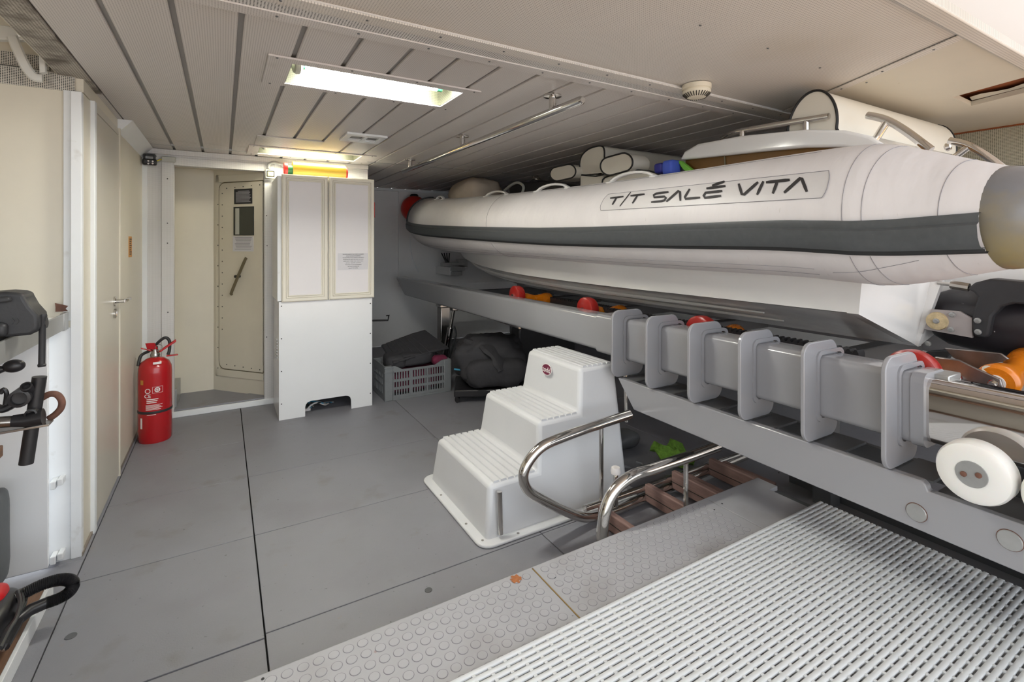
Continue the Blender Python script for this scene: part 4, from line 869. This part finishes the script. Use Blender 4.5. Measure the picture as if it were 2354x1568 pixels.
# console with tinted side glass
def yz(pts, x): return [(PX(u, v, x).y, PX(u, v, x).z) for u, v in pts]
co = MB().prism(yz([(1562, 368), (1572, 348), (1604, 330), (1700, 312), (1850, 297), (1940, 299), (2000, 312), (2045, 340), (1965, 341), (1930, 338), (1850, 339), (1760, 347), (1640, 360)], 2.16), 'x', 2.16, 3.05).build('console', 'gelcoat', bt, .012, seg=3)
MB().prism(yz([(1576, 368), (1640, 361), (1760, 348), (1850, 340), (1925, 340), (1960, 345), (1960, 430), (1576, 430)], 2.19), 'x', 2.19, 3.0).build('side_glass', 'tinted', co)
MB().tube([PX(1665, 352, 2.185), PX(1668, 395, 2.185)], .004, 6).build('glass_joint', 'handle_olive', co)
def rail_(pts, x, r, name='grab_rail'): return MB().tube(smooth_path([PX(u, v, xx) for (u, v), xx in zip(pts, x)], 5), r, 12).build(name, 'chrome', co)
g1 = rail_([(1660, 318), (1690, 304), (1760, 291), (1850, 276), (1906, 267)], [2.30, 2.20, 2.18, 2.18, 2.18], .0135)
for (u0, v0, v1) in ((1853, 278, 300), (1706, 302, 316)): MB().tube([PX(u0, v0, 2.18), PX(u0, v1, 2.18)], .013, 10).build('rail_post', 'chrome', g1)
g2 = rail_([(1994, 265), (2035, 275), (2080, 300), (2140, 345)], [2.3, 2.3, 2.3, 2.3], .0155); MB().tube([PX(2040, 278, 2.3), PX(2012, 322, 2.3)], .0145, 12).build('rail_post', 'chrome', g2)
g3 = rail_([(2182, 323), (2230, 336), (2290, 375), (2360, 436)], [2.6, 2.6, 2.6, 2.6], .0145); MB().tube([PX(2226, 338, 2.6), PX(2194, 362, 2.6)], .0135, 12).build('rail_post', 'chrome', g3)
MB().lathe([(.012, 0), (.018, .006), (.014, .02), (.0001, .024)], PX(2172, 340, 2.7), (0, -1, .2), 14).build('cleat_knob', 'chrome', co)
# cushions
def cushion(pts, x0, x1, name, parent, pipe=True, bev=.0):
    P = yz(pts, x0); o = MB().prism(P, 'x', x0, x1).build(name, 'cushion', parent, bev, smooth=50, seg=3)
    if pipe: MB().tube(smooth_path([V((x0-.002, a, b)) for a, b in P+P[:1]], 3), .0055, 6).build('piping', 'piping', o)
    return o
def dshape(l, r, t, b, n=10): # rounded top, in pixels
    return [(l, b)]+[(l+(r-l)*(1-math.cos(math.pi*k/n))/2, b-(b-t)*(math.sin(math.pi*k/n)**.55)) for k in range(1, n)]+[(r, b)]
BP = [(1813, 320)]+[(1868+56*math.cos(q)+13*math.sin(q), 296-88*math.sin(q)) for q in [math.pi*(1-k/16) for k in range(17)]]+[(1927, 320)]
bo = cushion(BP, 2.2, 3.42, 'stern_bolster', bt)
yb_ = min(PX(u, v, 2.2).y for u, v in BP); P_ = PY(2062, 288, yb_-.002); text('SALÉ VITA', .034, P_, (1, 0, 0), (0, .05, 1), 'ink', bo)
MB().tube([V((3.422, a, b)) for a, b in yz(BP, 2.2)], .0055, 6).build('piping', 'piping', bo)
se = cushion([(1336, 402), (1333, 378), (1338, 358), (1352, 344), (1370, 337), (1383, 336), (1389, 342), (1390, 360), (1386, 402)], 2.2, 3.2, 'helm_backrest', bt)
MB().prism(yz([(1333, 399), (1386, 394), (1386, 440), (1333, 440)], 2.2), 'x', 2.2, 2.30).build('seat_post', 'cushion', se, .01)
def capsule(ua, va, ub, vb_, r, n=8):
    a = math.atan2(vb_-va, ub-ua); out = [(ub+r*math.cos(a-math.pi/2+math.pi*k/n), vb_+r*math.sin(a-math.pi/2+math.pi*k/n)) for k in range(n+1)]
    return out+[(ua+r*math.cos(a+math.pi/2+math.pi*k/n), va+r*math.sin(a+math.pi/2+math.pi*k/n)) for k in range(n+1)]
cushion(capsule(1402, 382, 1434, 373, 21), 2.1, 2.24, 'arm_bolster', se); cushion(capsule(1281, 400, 1308, 394, 16), 2.14, 2.28, 'arm_bolster', se)
cushion([(1385, 422), (1392, 408), (1450, 392), (1508, 397), (1514, 420)], 2.16, 2.9, 'seat_base', se)
MB().slab(xs_([(2110, 797), (2163, 652), (2176, 605), (2085, 605), (2060, 765)], 2.60), (.03, 0, 0)).build('transom_quarter', 'gelcoat', bt)
# outboard jet / stern drive
dv = 2.58
jb_ = MB().lathe([(.03, 0), (.10, .01), (.125, .06), (.135, .2), (.13, .36), (.118, .42), (.112, .62), (.09, .64)], (2.76, .93, .985), (-.05, -1, -.04), 32).build('drive_housing', 'jet_black', bt)
MB().slab(xs_([(2222, 664), (2240, 650), (2275, 641), (2320, 645), (2420, 655), (2420, 705), (2330, 698), (2300, 706), (2280, 728), (2272, 770), (2262, 778), (2240, 774), (2233, 755), (2236, 715), (2248, 684), (2238, 672)], dv), (.10, 0, 0)).build('steering_arm', 'black_iron', jb_, .008)
MB().slab(xs_([(2120, 768), (2140, 711), (2205, 716), (2234, 732), (2235, 777), (2125, 757)], dv+.01), (.015, 0, 0)).build('side_plate', 'grey_plate', jb_, .002)
MB().lathe([(.038, 0), (.036, .012), (.02, .014), (.0001, .014)], PX(2155, 738, dv+.01), (-1, 0, 0), 20).build('zinc_anode', 'zinc', jb_)
for (u, v) in ((2190, 724), (2187, 758), (2248, 737), (2249, 763), (2134, 790), (2153, 738)): MB().lathe([(.011, 0), (.011, .007), (.006, .008), (.006, .011)], PX(u, v, dv-.002), (-1, 0, 0), 12).build('bolt', 'steel_edge', jb_)
MB().tube([PX(2155, 650, dv+.02), PX(2195, 655, dv+.02)], .008, 8).tube([PX(2186, 654, dv+.02), PX(2228, 661, dv+.02)], .017, 10).build('steering_ram', 'chrome_dull', jb_)
MB().slab(xs_([(2130, 808), (2190, 805), (2172, 830), (2160, 833), (2120, 822)], dv), (.05, 0, 0)).build('trim_tab', 'black_iron', jb_, .003)
bx('stern_platform', 'gelcoat', 2.75, 3.25, .42, .93, 1.05, 1.22, bt, .01)
# ================================================================== THINGS ABOARD
fd = thing('round_fender', 'round red fender wedged between the boat bow and the far wall', 'fender', PY(955, 478, 5.95))
c0 = PY(952, 480, 5.98); MB().blob(c0, (.165, .165, .165), (1, 1)).build('ball', 'red_plastic', fd, smooth=80); MB().lathe([(.05, .150), (.055, .165), (.04, .185), (.0001, .19)], c0, (0, 0, 1), 16).build('neck', 'rubber_black', fd)
ib = min(range(len(half)*5-4), key=lambda k: abs(TB[k][1]-5.33)); c_b, o_b, u_b, r_b = frame(ib)
tag(MB().tube([c_b+(o_b*math.cos(q)+u_b*math.sin(q))*(r_b+.007)+V((0, .0, 0)) for q in [-.1+1.75*k/20 for k in range(21)]], .0085, 8).build('bow_rope', 'rubber_black'), 'black rope line running over the inflatable bow', 'rope')
def cblob(u, v, x, ru, rv, rx, name, m, nz=.1, sc=5, e=(.7, .7), **k):
    c = PX(u, v, x); s = c.length and (c-V((0, 0, H))).dot(V((S_, C_, 0)))/F
    return MB().blob(c, (rx, ru*s*1.15, rv*s), e, nz, sc).build(name, m, **k, smooth=80)
cblob(1095, 446, 2.28, 62, 34, .22, 'canvas_bag', 'canvas', .16, 5, (.75, .7)); tag(bpy.data.objects['canvas_bag'], 'crumpled beige canvas bag stowed at the boat bow', 'bag')
ft = thing('fuel_tank', 'black plastic portable fuel tank with clear cap in the boat bow', 'fuel tank', PX(1215, 440, 2.3))
MB().prism(yz([(1172, 452), (1166, 425), (1172, 416), (1270, 420), (1300, 424), (1300, 452)], 2.25), 'x', 2.25, 2.6).build('tank', 'black_plastic', ft, .02, seg=3)
MB().prism(yz([(1196, 440), (1222, 411), (1243, 418), (1262, 440)], 2.28), 'x', 2.28, 2.4).build('neck', 'black_plastic', ft, .008)
MB().lathe([(.034, 0), (.036, .01), (.032, .014), (.036, .02), (.032, .03), (.026, .05), (.0001, .055)], PX(1234, 418, 2.33), (0, .3, 1), 20).build('cap', 'chrome_dull', ft)
MB().tube(smooth_path([PX(u, v, 2.2) for u, v in ((1160, 438), (1178, 424), (1192, 420), (1203, 428), (1202, 440), (1197, 448))], 5), .012, 8).build('handle_strap', 'grey_plastic', ft)
lj = thing('life_jacket', 'blue and green life jacket tucked beside the boat console', 'life jacket', PX(1545, 385, 2.12))
cblob(1526, 388, 2.12, 12, 12, .05, 'navy_pad', 'jacket_navy', .05, e=(.45, .45), parent=lj); cblob(1546, 386, 2.12, 13, 17, .05, 'blue_pad', 'jacket_blue', .05, e=(.4, .4), parent=lj)
MB().slab(xs_([(1557, 372), (1562, 369), (1592, 392), (1582, 398), (1570, 390)], 2.13), (.03, 0, 0)).build('green_trim', 'jacket_green', lj, .004)
MB().slab(xs_([(1550, 376), (1557, 372), (1574, 392), (1570, 400), (1552, 400)], 2.14), (.03, 0, 0)).build('dark_panel', 'rubber_black', lj, .004)
wi = thing('winch_unit', 'small metal winch and valves with black cables on the far wall under the bow', 'winch', (2.4, 5.9, .95))
for (u, v, a_, b_) in ((1035, 608, 22, 5), (1050, 616, 18, 7), (1048, 628, 14, 5), (1062, 605, 12, 10)):
    p = PY(u, v, 5.7); bx('valve_block', 'steel_edge', p.x-a_*.005, p.x+a_*.005, 5.66, 5.76, p.z-b_*.005, p.z+b_*.005, wi, .004)
for k in range(4): MB().tube(smooth_path([PY(1015+6*k, 582, 5.75), PY(1020+4*k, 592+2*k, 5.7), PY(1026+2*k, 604, 5.68)], 4), .008, 6).build('cable', 'rubber_black', wi)
bx('mount', 'wall_white', 2.45, 2.62, 5.70, YF-.031, .90, 1.0, wi)
# ================================================================== BENCH THINGS
vi = thing('bench_vise', 'black cast-iron bench vise mounted on the steel-edged workbench', 'vise', (-.62, 2.05, 1.0))
def ys_(pts, y): return [PY(u, v, y) for u, v in pts]
MB().slab(ys_([(-60, 770), (-60, 676), (10, 671), (40, 673), (55, 678), (56, 685), (68, 705), (86, 725), (88, 750), (84, 762), (68, 771), (10, 776)], 2.0), (0, .10, 0)).build('jaw_body', 'black_iron', vi, .012, seg=3)
MB().slab(ys_([(-60, 775), (12, 775), (12, 745), (-60, 740)], 1.975), (0, .15, 0)).build('base', 'black_iron', vi, .01)
MB().slab(ys_([(-60, 690), (15, 682), (24, 688), (20, 695), (-60, 702)], 1.98), (0, .14, 0)).build('anvil', 'black_iron', vi, .008)
MB().tube([PY(78, 744, 2.05), PY(108, 741, 2.05)], [.017, .017], 14).build('lead_screw', 'black_iron', vi)
MB().tube(ys_([(99, 722), (99, 727), (98, 732), (96, 836), (96, 838), (96, 843)], 2.04), [.009, .0105, .0085, .0085, .0105, .0095], 12).build('tommy_bar', 'black_iron', vi)
for k in range(2): MB().slab(ys_([(25+10*k, 731), (31+10*k, 738), (25+10*k, 746), (28+10*k, 746), (34+10*k, 738), (28+10*k, 731)], 1.998), (0, .004, 0)).build('arrow_mark', 'rubber_black', vi)
bx('clamp_foot', 'black_iron', -.80, -.56, 1.98, 2.12, 1.0, 1.02, vi, .004)
wh_ = thing('winch_crank', 'black winch handle with oval knob stored under the workbench top', 'handle', PY(10, 845, 2.05))
MB().blob(PY(32, 841.5, 2.05), (.026, .02, .0195), (1, 1)).build('knob', 'black_plastic', wh_, smooth=80); MB().tube(ys_([(-60, 862), (-10, 852), (14, 847)], 2.05), [.014, .014, .008], 10).build('arm', 'black_plastic', wh_)
rh = thing('rod_holder_clamp', 'black tubular rod holder with clamps resting on the wooden shelf', 'rod holder', PY(60, 1000, 2.0))
MB().tube(ys_([(91, 866), (60, 1066)], 2.0), .0172, 20).build('long_tube', 'black_plastic', rh); MB().lathe([(.0150, 0), (.0001, .0005)], PY(60, 1066.5, 2.0), (-.1, 0, -1), 18).build('tube_mouth', 'print_grey', rh)
MB().tube(ys_([(28, 968), (60, 966), (100, 958)], 1.98), [.017, .020, .025], 16).build('saddle', 'black_plastic', rh); MB().tube(ys_([(-40, 973), (28, 969)], 1.98), .016, 16).build('steel_arm', 'chrome_dull', rh)
for (u, v, r) in ((43, 917, .026), (60, 888, .014), (70, 953, .015)):
    p = PY(u, v, 1.965); MB().lathe([(r, .05), (r, 0), (r*.72, -.001), (r*.7, .012), (.0001, .013)], p, (0, 1, 0) if v > 900 else (0, 1, -.8), 18).build('socket', 'black_plastic', rh)
MB().slab(ys_([(-40, 1000), (112, 975), (112, 980), (-40, 1006)], 1.97), (0, .05, 0)).build('base_plate', 'chrome_dull', rh, .001)
MB().tube(smooth_path(ys_([(-40, 925), (0, 940), (20, 935), (35, 925)], 2.02), 5), .012, 10).tube(smooth_path(ys_([(0, 905), (8, 895), (15, 905), (12, 930)], 2.0), 4), .006, 8).build('fitting', 'black_plastic', rh)
MB().tube(smooth_path(ys_([(96, 915), (115, 906), (132, 908), (142, 922), (140, 938), (128, 952), (112, 963)], 2.04), 6), .0095, 12).build('hook_bar', 'rust', rh)
# vacuum cleaner on the base board
vc_ = thing('vacuum_cleaner', 'black and red vacuum cleaner with ribbed hose on the wooden base board', 'vacuum cleaner', PZ(20, 1420, .075))
zz = .15
MB().blob(PZ(-30, 1432, .125), (.065, .12, .055), (.6, .7), .04, 6).build('body', 'black_plastic', vc_, smooth=80)
MB().blob(PZ(-28, 1385, .165), (.045, .05, .04), (.6, .6)).build('red_shell', 'vac_red', vc_, smooth=80)
hp_ = smooth_path([PZ(u, v, z) for u, v, z in ((-40, 1420, .13), (10, 1390, .14), (50, 1367, .16), (95, 1345, .17), (135, 1333, .165), (160, 1334, .15), (168, 1345, .13), (158, 1362, .12), (135, 1376, .115), (107, 1386, .115))], 22)
MB().tube(hp_, [.0180+.0014*(1 if i % 2 else -1) for i in range(len(hp_))], 14).build('ribbed_hose', 'black_plastic', vc_, smooth=25)
MB().tube([PZ(109, 1385, .115), PZ(70, 1402, .115), PZ(20, 1440, .105), PZ(-20, 1480, .10)], [.0175, .0185, .019, .02], 16).build('nozzle_tube', 'black_plastic', vc_)
for k in range(3): MB().tube(smooth_path([PZ(u, v, .19-.02*k) for u, v in ((40+8*k, 1360), (46+6*k, 1385), (38, 1420), (20-4*k, 1450), (0, 1490))], 5), .0055, 6).build('power_cord', 'rubber_black', vc_)
MB().tube([PZ(45, 1425, .11), PZ(33, 1445, .10), PZ(12, 1488, .095)], [.012, .014, .011], 10).build('plug', 'black_plastic', vc_)
for s in (-1, 1): MB().tube([PZ(10+4*s, 1484, .095), PZ(3+4*s, 1496, .095)], .0035, 6).build('plug_pin', 'chrome', vc_)
tag(MB().blob((-.722, 2.44, .24), (.05, .10, .17), (.35, .6), .08, 8).build('grey_filter_bag', 'rubber', None, smooth=70), 'tall grey fabric sack standing behind the vacuum cleaner', 'sack')
